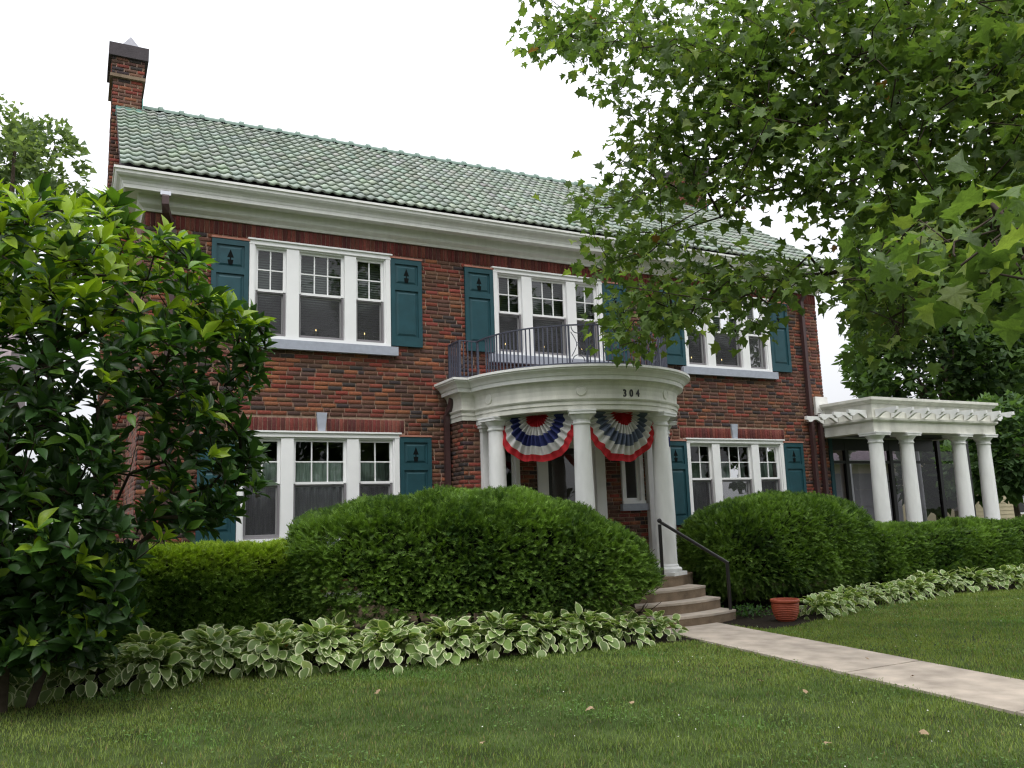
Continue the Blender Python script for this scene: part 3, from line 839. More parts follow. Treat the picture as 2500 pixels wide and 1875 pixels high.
# round bosses above the columns and the house number
for x, y in COLS:
    a = math.atan2(y - CY, x); R = RA + .008
    mb = MB(); mb.lathe([(.078, 0), (.078, .012), (.066, .02), (.062, .016), (.02, .02), (.004, .021)], seg=28)
    o = mb.build('boss', 'porch_white', portico, smooth=True)
    o.location = (R * math.cos(a), CY + R * math.sin(a), 3.385)
    o.rotation_euler = (math.pi / 2, 0, a + math.pi / 2)
aN = [(-54.5, '3'), (-52.3, '0'), (-50.1, '4')]
for i, ch in enumerate('304'):
    p = ony(1521 + i * 15.2, 959 + i * .6, -2.2)
    a = math.atan2(p[1] - CY, p[0])
    for _ in range(6):
        q = np.array([(RA + .016) * math.cos(a), CY + (RA + .016) * math.sin(a)])
        u = px(np.array([q[0], q[1], 3.39]))[0, 0]
        a += (1521 + i * 15.2 - u) * .00075
    q = np.array([(RA + .016) * math.cos(a), CY + (RA + .016) * math.sin(a)])
    cu = bpy.data.curves.new('digit', 'FONT'); cu.body = ch; cu.size = .155; cu.extrude = .006; cu.offset = .0025; cu.align_x = 'CENTER'
    o = bpy.data.objects.new('digit', cu); cu.materials.append(MATS['digit'])
    dg = bpy.context.evaluated_depsgraph_get(); link(o)
    bpy.context.view_layer.update()
    me = bpy.data.meshes.new_from_object(o.evaluated_get(bpy.context.evaluated_depsgraph_get()))
    bpy.data.objects.remove(o)
    o = ob('house_number', me, portico)
    if not me.materials: me.materials.append(MATS['digit'])
    zz = ony(1521 + i * 15.2, 959, q[1])[2]
    o.location = (q[0], q[1], zz - .055); o.rotation_euler = (math.pi / 2, 0, a + math.pi / 2); o.scale = (.85, 1, 1)
    o['label'] = 'black number ' + ch + ' on the curved white frieze'
# bay doors and small side windows
dr = empty('entrance_door', (0, BY, .6), house)
def L(mb, name, material, par, loc):
    o = mb.build(name, material, par); o.location = loc; return o
od = (0, -BY, -.6)
mb = MB().box(-.66, -.47, BY - .03, BY + .12, .6, 2.86).box(.47, .66, BY - .03, BY + .12, .6, 2.86).box(-.469, .469, BY - .03, BY + .12, 2.68, 2.86)
mb.box(-.47, -.44, BY + .03, BY + .14, .6, 2.68).box(.44, .47, BY + .03, BY + .14, .6, 2.68)
L(mb, 'door_frame', 'window_white', dr, od)
mb = MB().box(-.44, -.36, BY + .05, BY + .09, .62, 2.67).box(.36, .44, BY + .05, BY + .09, .62, 2.67).box(-.359, .359, BY + .05, BY + .09, .62, .9).box(-.359, .359, BY + .05, BY + .09, 2.58, 2.67)
L(mb, 'storm_door', 'bronze_frame', dr, od)
L(MB().add([(-.36, BY + .07, .9), (.36, BY + .07, .9), (.36, BY + .07, 2.58), (-.36, BY + .07, 2.58)], [(0, 1, 2, 3)]), 'pane', 'glass', dr, od)
L(MB().box(-.44, .44, BY + .15, BY + .19, .62, 2.67), 'door_leaf', 'downspout', dr, od)
L(MB().tube([(.31, BY + .03, 1.62), (.31, BY + .0, 1.62), (.31, BY + .0, 1.75), (.31, BY + .03, 1.75)], .01, 8), 'handle', 'metal', dr, od)
for a, b in SW:
    c = (a + b) / 2
    wn = empty('side_window', (c, BY, ZS[0]), house); ow = (-c, -BY, -ZS[0])
    f = MB().box(a, a + .075, BY - .03, BY + .1, ZS[0] + .05, ZS[1]).box(b - .075, b, BY - .03, BY + .1, ZS[0] + .05, ZS[1]).box(a + .075, b - .075, BY - .03, BY + .1, ZS[1] - .08, ZS[1]).box(a - .01, b + .01, BY - .05, BY + .1, ZS[0], ZS[0] + .05)
    L(f, 'casing', 'window_white', wn, ow)
    f = MB().box(a + .075, a + .115, BY + .03, BY + .06, ZS[0] + .05, ZS[1] - .08).box(b - .115, b - .075, BY + .03, BY + .06, ZS[0] + .05, ZS[1] - .08).box(a + .115, b - .115, BY + .03, BY + .06, ZS[0] + .05, ZS[0] + .1).box(a + .115, b - .115, BY + .03, BY + .06, ZS[1] - .12, ZS[1] - .08)
    L(f, 'sash', 'window_white', wn, ow)
    L(MB().add([(a + .11, BY + .045, ZS[0] + .1), (b - .11, BY + .045, ZS[0] + .1), (b - .11, BY + .045, ZS[1] - .12), (a + .11, BY + .045, ZS[1] - .12)], [(0, 1, 2, 3)]), 'pane', 'glass', wn, ow)
    L(MB().box(a - .05, b + .05, BY - .08, BY + .02, ZS[0] - .12, ZS[0] - .002), 'sill', 'stone', wn, ow)
# ---------------------------------------------------------------- balcony railing
rail = empty('balcony_railing', (0, 0, 3.76), house)
RR = 1.66; ZB, ZT = 3.83, 4.43
rp = [(-1.976, -.01), (-1.976, -.445), (-RR, -.445)] + arc(RR, 180 - math.degrees(math.asin((-.445 - CY) / RR)) if False else 184, 356, 70) + [(RR, -.445), (1.976, -.445), (1.976, -.01)]
def R3(z): return [(x, y, z - 3.76) for x, y in rp]
MB().sweep(rp, [(-.016, ZT - 3.76 - .018), (.016, ZT - 3.76 - .018), (.016, ZT - 3.76), (-.016, ZT - 3.76)]).build('top_rail', 'iron', rail)
MB().sweep(rp, [(-.012, ZB - 3.76 - .012), (.012, ZB - 3.76 - .012), (.012, ZB - 3.76 + .006), (-.012, ZB - 3.76 + .006)]).build('bottom_rail', 'iron', rail)
bal = MB().box(-.009, .009, -.009, .009, ZB - 3.76 + .006, ZT - 3.76 - .018).mesh('baluster', 'iron')
post = MB().box(-.016, .016, -.016, .016, 0.006, ZT - 3.76 - .018).mesh('railing_post', 'iron')
MEDA = [math.degrees(math.atan2(y - CY, x)) % 360 for x, y in COLS[1:3]]
half = math.degrees(.135 / RR)
spots = []
for y in np.arange(-.075, -.40, -.073): spots += [(-1.976, y, 0), (1.976, y, 0)]
for x in np.arange(-1.905, -1.70, .073): spots += [(x, -.445, 0), (-x, -.445, 0)]
npost = 70
for i in range(1, npost):
    a = 184 + 172 * i / npost
    if any(abs(a - m_) < half for m_ in MEDA): continue
    spots.append((RR * math.cos(math.radians(a)), CY + RR * math.sin(math.radians(a)), math.radians(a)))
for x, y, a in spots:
    o = ob('baluster', bal, rail, (x, y, 0)); o.rotation_euler.z = a
pst = [(-1.976, -.02), (-1.976, -.445), (1.976, -.445), (1.976, -.02), (-RR, -.46), (RR, -.46)]
for x, y in pst: ob('railing_post', post, rail, (x, y, 0))
for m_ in MEDA:                                              # ornamental lyre panel: rings top and bottom, crossed bows
    for s in (-1, 1):
        a = math.radians(m_ + s * half)
        o = ob('railing_post', post, rail, (RR * math.cos(a), CY + RR * math.sin(a), 0)); o.rotation_euler.z = a
    a = math.radians(m_); W = .115
    mb = MB()
    zc0, zc1 = ZB - 3.76 + .006, ZT - 3.76 - .018
    mb.tube([(W * .82 * math.cos(t), 0, zc0 + .01 + W * .95 * math.sin(t)) for t in np.linspace(0, math.pi, 13)], .007, 6)
    mb.tube([(W * .82 * math.cos(t), 0, zc1 - .01 - W * .95 * math.sin(t)) for t in np.linspace(0, math.pi, 13)], .007, 6)
    for s in (-1, 1):
        mb.tube([(s * W * (.15 + .75 * abs(t) ** 1.4) , 0, (zc0 + zc1) / 2 + t * .19) for t in np.linspace(-1, 1, 13)], .006, 6)
    mb.tube([(W * .17 * math.cos(t), 0, (zc0 + zc1) / 2 + W * .17 * math.sin(t)) for t in np.linspace(0, 2 * math.pi, 12)], .006, 6)
    o = mb.build('lyre_panel', 'iron', rail); o.location = (RR * math.cos(a), CY + RR * math.sin(a), 0); o.rotation_euler.z = a + math.pi / 2

# ================================================================== SUN PORCH (part of the house)
SPX0, SPX1, SPY = 6.5, 10.33, -1.33
sp = empty('sun_porch', (8.4, 0, 0), house)
def S(mb, name, material, smooth=False):
    o = mb.build(name, material, sp, smooth); o.location = (-8.4, 0, 0); return o
spath = [(SPX0, -.10), (SPX0, SPY), (SPX1, SPY), (SPX1, 4.0)]
S(MB().sweep(spath, [(-.30, 2.99), (0, 2.99), (0, 3.19), (.02, 3.195), (.05, 3.225), (.055, 3.265), (-.30, 3.265)]), 'beam', 'porch_white')
S(MB().sweep(spath, [(-.22, 3.266), (-.01, 3.266), (-.01, 3.55), (.02, 3.56), (.05, 3.60), (.085, 3.62), (.085, 3.675), (-.22, 3.68)]), 'parapet', 'porch_white')
S(MB().box(SPX0 + .2, SPX1 - .2, SPY + .2, 4.0, 3.50, 3.56), 'porch_roof', 'shingle')
S(MB().box(SPX0 + .28, SPX1 - .28, SPY + .28, 4.0, 3.02, 3.06), 'porch_ceiling', 'bronze_frame')
S(MB().box(6.36, 6.72, -.06, -.001, 3.47, 3.86).box(6.44, 6.70, -.14, -.061, 3.38, 3.52), 'wall_block', 'white_paint')
# scroll-cut rafter tails
tail = [(0, .155), (.50, .155), (.50, .085), (.455, .075), (.445, .045), (.40, .035), (.35, .045), (.30, .075), (.25, .09), (.20, .085), (.13, .05), (.07, .012), (0, -.005)]
tm = MB()
n = len(tail)
tm.add([(-.028, -p[0], p[1]) for p in tail] + [(.028, -p[0], p[1]) for p in tail], [tuple(range(n)), tuple(range(2 * n - 1, n - 1, -1))] + [(i, i + n, (i + 1) % n + n, (i + 1) % n) for i in range(n)])
tme = tm.mesh('rafter', 'column_white')
for x in np.linspace(SPX0 + .10, SPX1 - .10, 9): ob('rafter', tme, sp, (x - 8.4, SPY - .01, 3.275))
for y in (-1.18, -.82, -.46, -.10):
    o = ob('rafter', tme, sp, (SPX0 - .01 - 8.4, y, 3.275)); o.rotation_euler.z = -math.pi / 2
for y in np.arange(-1.18, 3.5, .45):
    o = ob('rafter', tme, sp, (SPX1 + .01 - 8.4, y, 3.275)); o.rotation_euler.z = math.pi / 2
scm = column_mesh(.45, 2.99, .158, .132)
for x, y in ((6.72, -1.16), (7.63, -1.16), (9.28, -1.16), (10.12, -1.16), (10.12, .6), (10.12, 2.6)): ob('column', scm, sp, (x - 8.4, y, .45))
S(MB().box(SPX0 + .05, SPX1, SPY + .0, 4.0, 0, .45), 'porch_floor', 'riser')
GY = .08
us = [2040, 2068, 2176, 2294, 2364]
xs_ = [ony(u, 1150, GY)[0] for u in us]
xs_ = [6.80] + xs_[1:] + [ony(2440, 1150, GY)[0]]
for i, x in enumerate(xs_[:-1]):
    S(MB().box(x - .05, x + .05, GY - .04, GY + .04, .45, 2.99), 'post', 'teal' if i == 0 else 'bronze_frame')
for nm_, h_, c, d in (('header', .035, 2.74, 2.99), ('transom', .03, 2.46, 2.52), ('bottom_rail', .03, .45, .62)):
    S(MB().box(6.72, 10.1, GY - h_, GY + h_, c, d), nm_, 'bronze_frame')
for a, b in zip(xs_[:-2], xs_[1:-1]):
    for c, d in ((.62, 2.46), (2.52, 2.74)):
        S(MB().add([(a + .05, GY, c), (b - .05, GY, c), (b - .05, GY, d), (a + .05, GY, d)], [(0, 1, 2, 3)]), 'pane', 'porch_glass')
for x in (7.6, 9.2, 10.05): S(MB().box(x - .06, x + .06, 3.9, 4.0, .45, 3.0), 'post', 'bronze_frame')
# dark garden chair seen through the glass
tag_ch = tag(empty('garden_chair', (8.0, .9, .45)), 'dark slatted lounge chair standing behind the sun porch glass', 'chair')
def CH(mb, nm): return mb.build(nm, 'bronze_frame', tag_ch)
CH(MB().box(-.35, .35, -.35, .35, .38, .44), 'seat')
CH(MB().add([(-.35, .3, .44), (.35, .3, .44), (.35, .75, 1.0), (-.35, .75, 1.0), (-.35, .35, .42), (.35, .35, .42), (.35, .8, .98), (-.35, .8, .98)],
            [(0, 1, 2, 3), (7, 6, 5, 4), (0, 4, 5, 1), (1, 5, 6, 2), (2, 6, 7, 3), (3, 7, 4, 0)]), 'backrest')
for sx in (-.32, .32):
    for sy in (-.32, .32): CH(MB().box(sx - .025, sx + .025, sy - .025, sy + .025, 0, .379), 'leg')

# ================================================================== BUNTING
def bunting(p, q, label, blue):
    p = np.array(p); q = np.array(q); c = (p + q) / 2; d = q - p; Lh = np.linalg.norm(d) / 2; d = d / np.linalg.norm(d)
    R = Lh - .06
    t = tag(empty('bunting', (c[0], c[1], 3.095)), label, 'bunting', 'fan buntings between the portico columns')
    t.rotation_euler.z = math.atan2(d[1], d[0])
    # pleated half fan in five rings of cloth
    rings = [(.02, .28, 'red_cloth'), (.28, .47, 'white_cloth'), (.47, .71, blue), (.71, .90, 'white_cloth'), (.90, 1.05, 'red_cloth')]
    ph = rng.uniform(0, 6); na = 150
    rr_ = np.random.default_rng(int(abs(c[0]) * 100) + 5)
    wob = rr_.normal(0, 1, 8)
    for r0, r1, ma in rings:
        V = []; F = []; nrr = 5
        for i in range(nrr + 1):
            f0 = r0 + (r1 - r0) * i / nrr
            for k in range(na + 1):
                a = math.pi * k / na
                f = f0 + (.022 * math.sin(4 * a + wob[3]) + .014 * math.sin(11 * a + wob[4])) * min(f0 * 1.3, 1)
                drop = 1.06 + .04 * math.sin(3 * a + wob[0]) * f
                x = -R * f * math.cos(a) * (1 - .04 * f * math.sin(a)); z = -R * f * math.sin(a) * drop * 1.06
                pl = math.sin(30 * a + ph + 1.2 * math.sin(5 * a + wob[1])) * (.006 + .044 * math.sin(math.pi * min(f, 1) * .97)) + .03 * math.sin(7 * a + wob[2]) * f * f
                y = -.02 + pl - .07 * math.sin(math.pi * min(f, 1)) * math.sin(a)
                if f > .86: y += .012 * math.sin(13 * a + ph) * (f - .86) / .19
                V.append((x, y, min(z, .0)))
        for i in range(nrr):
            for k in range(na):
                a = i * (na + 1) + k
                F.append((a, a + 1, a + na + 2, a + na + 1))
        ob('cloth_band', from_arrays('cloth_band', V, F, material=ma, smooth=True), t)
    MB().box(-R * 1.03, R * 1.03, -.028, -.008, -.014, .004).build('heading_tape', 'white_cloth', t)
    return t
bunting(COLS[0], COLS[1], 'red white and deep blue fan bunting left of the middle portico column', 'blue_cloth')
bunting(COLS[1], COLS[2], 'fan bunting with a faded grey-blue band above the porch steps', 'faded_cloth')
bunting(COLS[2], COLS[3], 'fan bunting seen edge-on behind the right-hand portico column', 'blue_cloth')

# ================================================================== HANDRAIL, POT
hr = tag(empty('handrail', (.95, -3.1, 0)), 'black iron handrail beside the curved concrete steps', 'handrail')
def H(mb, nm): 
    o = mb.build(nm, 'black_iron', hr, smooth=True); o.location = (-.95, 3.1, 0); return o
H(MB().tube([(.97, -3.12, .02), (.97, -3.12, .80)], .026, 10), 'post')
UP = ony(1614, 1340, -2.36); UZ = ony(1611, 1272, -2.36)[2]
H(MB().tube([(UP[0], UP[1], .60), (UP[0], UP[1], UZ - .05)], .026, 10), 'post')
H(MB().tube([(.97, -3.14, .80), (UP[0], UP[1] + .02, UZ)], .024, 10), 'rail')
H(MB().lathe([(.0, -.036), (.02, -.03), (.035, -.01), (.036, .006), (.026, .026), (.0, .036)], (UP[0], UP[1], UZ + .005), 14), 'ball_finial')
H(MB().lathe([(.05, .0), (.05, .02), (.028, .03)], (.97, -3.12, .0), 12), 'foot_plate')
pc = (onz(1893, 1500) + onz(1950, 1500)) / 2; pc = onz(1920, 1517)
pot = tag(empty('flower_pot', (pc[0], pc[1], .012)), 'ribbed terracotta pot beside the walk under the right-hand yew', 'pot')
ppr = [(.115, 0), (.12, .01)]
for i in range(9):
    z = .02 + i * .024; rr0 = .125 + .055 * math.sin(min(1, (i + 1) / 7) * 1.5)
    ppr += [(rr0, z), (rr0 + .006, z + .008), (rr0 + .006, z + .014), (rr0, z + .022)]
ppr += [(.172, .242), (.195, .25), (.20, .262), (.20, .285), (.192, .292), (.178, .29), (.168, .25)]
MB().lathe(ppr, seg=36).build('pot_body', 'terracotta', pot, smooth=True, sharp=60)
MB().lathe([(.16, .21), (.16, .225)], seg=24).build('pot_soil', 'soil', pot)

# ================================================================== NEIGHBOURING BUILDINGS
def sided(name, label, x0, x1, y, z1, depth, material, boards, roofm, board_from=0, wins=()):
    t = tag(empty(name, ((x0 + x1) / 2, y, 0)), label, 'house')
    off = (-(x0 + x1) / 2, -y, 0)
    L(MB().box(x0, x1, y + .02, y + depth, 0, z1), 'wall', material, t, off)
    h = z1 / boards
    me = MB().add([(x0, 0, h + .01), (x1, 0, h + .01), (x1, -.028, 0), (x0, -.028, 0), (x0, .015, 0), (x1, .015, 0)], [(0, 3, 2, 1), (3, 4, 5, 2)]).mesh('board', material)
    for i in range(boards): ob('board', me, t, (off[0], 0, i * h))
    zr = z1 + depth * .35
    r = MB().add([(x0 - .3, y - .4, z1), (x1 + .3, y - .4, z1), (x1 + .3, y + depth / 2, zr), (x0 - .3, y + depth / 2, zr), (x1 + .3, y + depth + .4, z1), (x0 - .3, y + depth + .4, z1)],
                 [(0, 1, 2, 3), (3, 2, 4, 5), (0, 3, 5), (1, 4, 2)])
    L(r, 'roof', roofm, t, off)
    for a, b, c, d in wins:
        L(MB().box(a - .1, b + .1, y - .07, y + .02, c - .1, d + .1), 'window_frame', 'window_white', t, off)
        L(MB().box(a, (a + b) / 2 - .02, y - .075, y - .069, c, (c + d) / 2 - .02).box(a, (a + b) / 2 - .02, y - .075, y - .069, (c + d) / 2 + .02, d)
          .box((a + b) / 2 + .02, b, y - .075, y - .069, c, (c + d) / 2 - .02).box((a + b) / 2 + .02, b, y - .075, y - .069, (c + d) / 2 + .02, d), 'window_pane', 'bronze_frame', t, off)
    return t
sided('neighbour_house', 'white clapboard house glimpsed through the magnolia leaves', -24, -9.2, 9, 5.0, 8, 'siding_white', 28, 'shingle',
      wins=[(-13.5, -12.4, 1.2, 2.8), (-17, -15.9, 1.2, 2.8)])
ya = ony(2374, 1280, 17)[0]; yb = ony(2484, 1240, 17)[0]
sided('neighbour_house', 'pale yellow clapboard house behind the maple right of the sun porch', ya, ya + 14, 17, 4.6, 8, 'siding_yellow', 22, 'shingle',
      wins=[(yb, yb + 1.1, 0.9, 2.9)])
# garage seen through the glass of the sun porch
gx0, gx1 = ony(2000, 1200, 14)[0], ony(2200, 1200, 14)[0]; gz = ony(2100, 1134, 14)[2]
gar = tag(empty('garage', ((gx0 + gx1) / 2, 14, 0)), 'low garage with a grey door seen through the sun porch glass', 'garage')
og = (-(gx0 + gx1) / 2, -14, 0)
L(MB().box(gx0, gx1, 14, 20, 0, gz), 'wall', 'garage_wall', gar, og)
dd = ony(2100, 1158, 14)[2]
for i in range(4): L(MB().box(gx0 + .4, gx1 - .1, 13.95, 13.998, .05 + i * dd / 4, .035 + (i + 1) * dd / 4), 'door_panel', 'garage_door', gar, og)
L(MB().box(gx0 - .2, gx1 + .2, 13.5, 14.0, gz, gz + .16), 'gutter', 'white_paint', gar, og)
L(MB().add([(gx0 - .2, 13.5, gz + .165), (gx1 + .2, 13.5, gz + .165), (gx1 - 1.6, 17, gz + 2.2), (gx0 + .2, 17, gz + 2.2), (gx1 + .2, 20.5, gz + .165), (gx0 - .2, 20.5, gz + .165)],
           [(0, 1, 2, 3), (3, 2, 4, 5), (1, 4, 2)]), 'roof', 'shingle', gar, og)
# ================================================================== VEGETATION
def inpoly(U, Vv, poly):
    r = np.zeros(len(U), bool); n = len(poly)
    for i in range(n):
        x0, y0 = poly[i]; x1, y1 = poly[(i + 1) % n]
        if y0 == y1: continue
        c = ((y0 > Vv) != (y1 > Vv)) & (U < (x1 - x0) * (Vv - y0) / (y1 - y0) + x0)
        r ^= c
    return r
def sample_poly(poly, n, gaps=(), r=rng):
    p = np.array(poly); lo, hi = p.min(0), p.max(0); out = np.zeros((0, 2))
    while len(out) < n:
        q = r.uniform(lo, hi, (n * 3, 2)); k = inpoly(q[:, 0], q[:, 1], poly)
        for gu, gv, ru, rv in gaps: k &= ((q[:, 0] - gu) / ru) ** 2 + ((q[:, 1] - gv) / rv) ** 2 > 1
        out = np.vstack([out, q[k]])
    return out[:n]
def strip_leaf(ws, cols_, fold=.12, droop=.2, curl=0):
    """blade along +y: ws half widths per station, cols_ relative column positions (sorted, -1..1)"""
    n = len(ws); k = len(cols_); V = []; F = []
    for i, w_ in enumerate(ws):
        t = i / (n - 1)
        for c in cols_:
            V.append((c * w_, t, fold * abs(c) * w_ * 2 - droop * t * t + curl * c * c * w_))
    for i in range(n - 1):
        for j in range(k - 1):
            a = i * k + j; F.append((a, a + 1, a + k + 1, a + k))
    return np.array(V, float), np.array(F)

# ---------------------------------------------------------------- hostas
HV, HF = strip_leaf([.10, .34, .40, .36, .24, .02], [-1, -.72, 0, .72, 1], fold=.13, droop=.26)
edge = (np.arange(len(HV)) % 5 % 4 == 0)
tipm = np.arange(len(HV)) >= 25
def hosta_mesh(k):
    r = np.random.default_rng(500 + k)
    V = HV.copy(); V[:, 2] += .03 * np.sin(V[:, 1] * 9 + r.uniform(0, 6)) * (np.abs(V[:, 0]) > .1); V[:, 0] *= r.uniform(.85, 1.15)
    V[:, 2] -= r.uniform(-.05, .25) * V[:, 1] ** 2
    g = np.array([.185, .275, .080]) * r.uniform(.65, 1.3) * (1 + r.normal(0, .05, 3)); w_ = np.array([.84, .86, .56]) * r.uniform(.88, 1.08)
    C = np.where((edge | tipm)[:, None], w_, g)
    if k == 17: C = np.where((edge | tipm)[:, None], np.array([.55, .36, .16]), np.array([.42, .23, .09]))
    return from_arrays('leaf', V, HF, C, 'hosta', smooth=True)
HM = [hosta_mesh(k) for k in range(18)]
def hosta(x, y, label, n, size, group, dry=False, nobj=34):
    """a clump of n leaves; the outer ones that show are parts, the rest of the clump is one foliage mass"""
    t = tag(empty('hosta_plant', (x, y, .012)), label, 'hosta', group)
    ph = rng.uniform(0, 6.28); rest = []
    shown = set(rng.permutation(np.arange(n // 6, n))[:nobj])
    for i in range(n):
        f = (i + .5) / n; a = ph + i * 2.39996 + rng.normal(0, .5)
        rr_ = size * (.05 + .60 * f ** .75) * rng.uniform(.65, 1.2); h = size * (.52 - .42 * f ** 1.8) * rng.uniform(.68, 1.15)
        el = math.radians(50 - 90 * f ** .9 + rng.normal(0, 20))
        d = np.array([math.cos(a) * math.cos(el), math.sin(a) * math.cos(el), math.sin(el)])
        up = np.array([-math.cos(a) * math.sin(el), -math.sin(a) * math.sin(el), math.cos(el)]) + rng.normal(0, .34, 3)
        B = frames(d[None], up[None])[0]
        s = size * rng.uniform(.17, .265); p = (math.cos(a) * rr_, math.sin(a) * rr_, max(h, .03))
        if i not in shown: rest.append((p, B, s)); continue
        o = ob('leaf', HM[17] if (dry and rng.random() < .3) else HM[rng.integers(17)], t)
        M = Matrix.Identity(4)
        for q in range(3):
            for w_ in range(3): M[q][w_] = B[q][w_] * s
        M.translation = p
        o.matrix_basis = M
    k = len(rest)
    g = np.array([.185, .275, .080]) * rng.uniform(.65, 1.3, (k, 1)); w_ = np.array([.84, .86, .56]) * rng.uniform(.88, 1.08, (k, 1))
    V, F, _ = instances(HV, HF, np.array([q[0] for q in rest]), np.array([q[1] for q in rest]), np.array([q[2] for q in rest]))
    C = np.where((edge | tipm)[None, :, None], w_[:, None, :], g[:, None, :]).reshape(-1, 3)
    tag(ob('foliage', from_arrays('foliage', V, F, C, 'hosta', smooth=True), t), kind='stuff')
    return t
ORD = ['first', 'second', 'third', 'fourth', 'fifth', 'sixth', 'seventh', 'eighth', 'ninth', 'tenth', 'eleventh', 'twelfth', 'thirteenth', 'fourteenth', 'fifteenth', 'sixteenth', 'seventeenth', 'eighteenth', 'nineteenth', 'twentieth']
def along(pts, s):
    P = np.array(pts, float); d = np.linalg.norm(np.diff(P, axis=0), axis=1); c = np.concatenate([[0], np.cumsum(d)])
    s = np.clip(s, 0, c[-1]); i = min(np.searchsorted(c, s, side='right') - 1, len(d) - 1)
    return P[i] + (P[i + 1] - P[i]) * (s - c[i]) / d[i], c[-1]
FRL = [(-.95, -4.03), (-1.55, -3.98), (-2.75, -3.72), (-4.6, -3.42), (-6.0, -3.02), (-7.2, -3.05), (-9.3, -3.0)]
tot = along(FRL, 0)[1]; s = 0; i = 0
while s < tot - .2 and i < 17:
    p, _ = along(FRL, s)
    if i == 4: pass
    sz = .50 if i < 2 else .62 if i < 4 else .68
    hosta(p[0] + rng.normal(0, .05), p[1] + rng.normal(0, .07), 'variegated hosta, %s from the walk in the front row of the left border' % ORD[i], 80 if i < 2 else 125, sz, 'hostas bordering the yew hedges')
    s += .50 if i < 3 else .62; i += 1
s = .55; i = 0
while s < tot - .4 and i < 12:
    p, _ = along(FRL, s)
    hosta(p[0] + .05, p[1] + .46 + rng.normal(0, .04), 'variegated hosta, %s from the walk in the back row of the left border' % ORD[i], 110, .68, 'hostas bordering the yew hedges', dry=(i == 6))
    s += .66; i += 1
FRR = [(2.02, -3.70), (2.5, -3.48), (3.2, -3.18), (4.6, -2.95), (6.0, -2.72), (7.6, -2.9), (12, -3.0)]
tot = along(FRR, 0)[1]; s = 0; i = 0
while s < tot and i < 20:
    p, _ = along(FRR, s)
    hosta(p[0], p[1] + rng.normal(0, .05), 'variegated hosta, %s from the walk in the right border' % ORD[i], 90, .46 if i < 8 else .58, 'hostas bordering the yew hedges', nobj=22)
    s += .46 if i < 8 else .62; i += 1

# ---------------------------------------------------------------- clipped yews
def sprig():
    V = []; F = []
    def tri(a, b, c):
        n = len(V); V.extend([a, b, c]); F.append((n, n + 1, n + 2))
    for i in range(5):
        t = .08 + .17 * i; L_ = .34 * (1 - .35 * i / 5)
        for s in (-1, 1):
            tri((0, t - .055, 0), (0, t + .075, 0), (s * L_, t + L_ * .75, .05 + .03 * i))
    tri((-.05, .72, .02), (.05, .72, .02), (0, 1.12, .0))
    return np.array(V), np.array(F)
SV, SF = sprig()
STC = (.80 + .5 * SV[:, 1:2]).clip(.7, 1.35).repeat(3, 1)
def yew_cols(n, P, bright, seed, top=None):
    r = np.random.default_rng(seed)
    f = np.clip(.5 + .45 * vnoise(P, 3.5, seed) + r.normal(0, .28, n), 0, 1)[:, None]
    lo, hi = np.array([.036, .080, .016]), np.array([.168, .278, .050])
    c = lo + (hi - lo) * f
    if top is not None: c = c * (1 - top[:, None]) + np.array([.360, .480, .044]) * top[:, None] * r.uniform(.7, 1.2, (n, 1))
    return c * bright
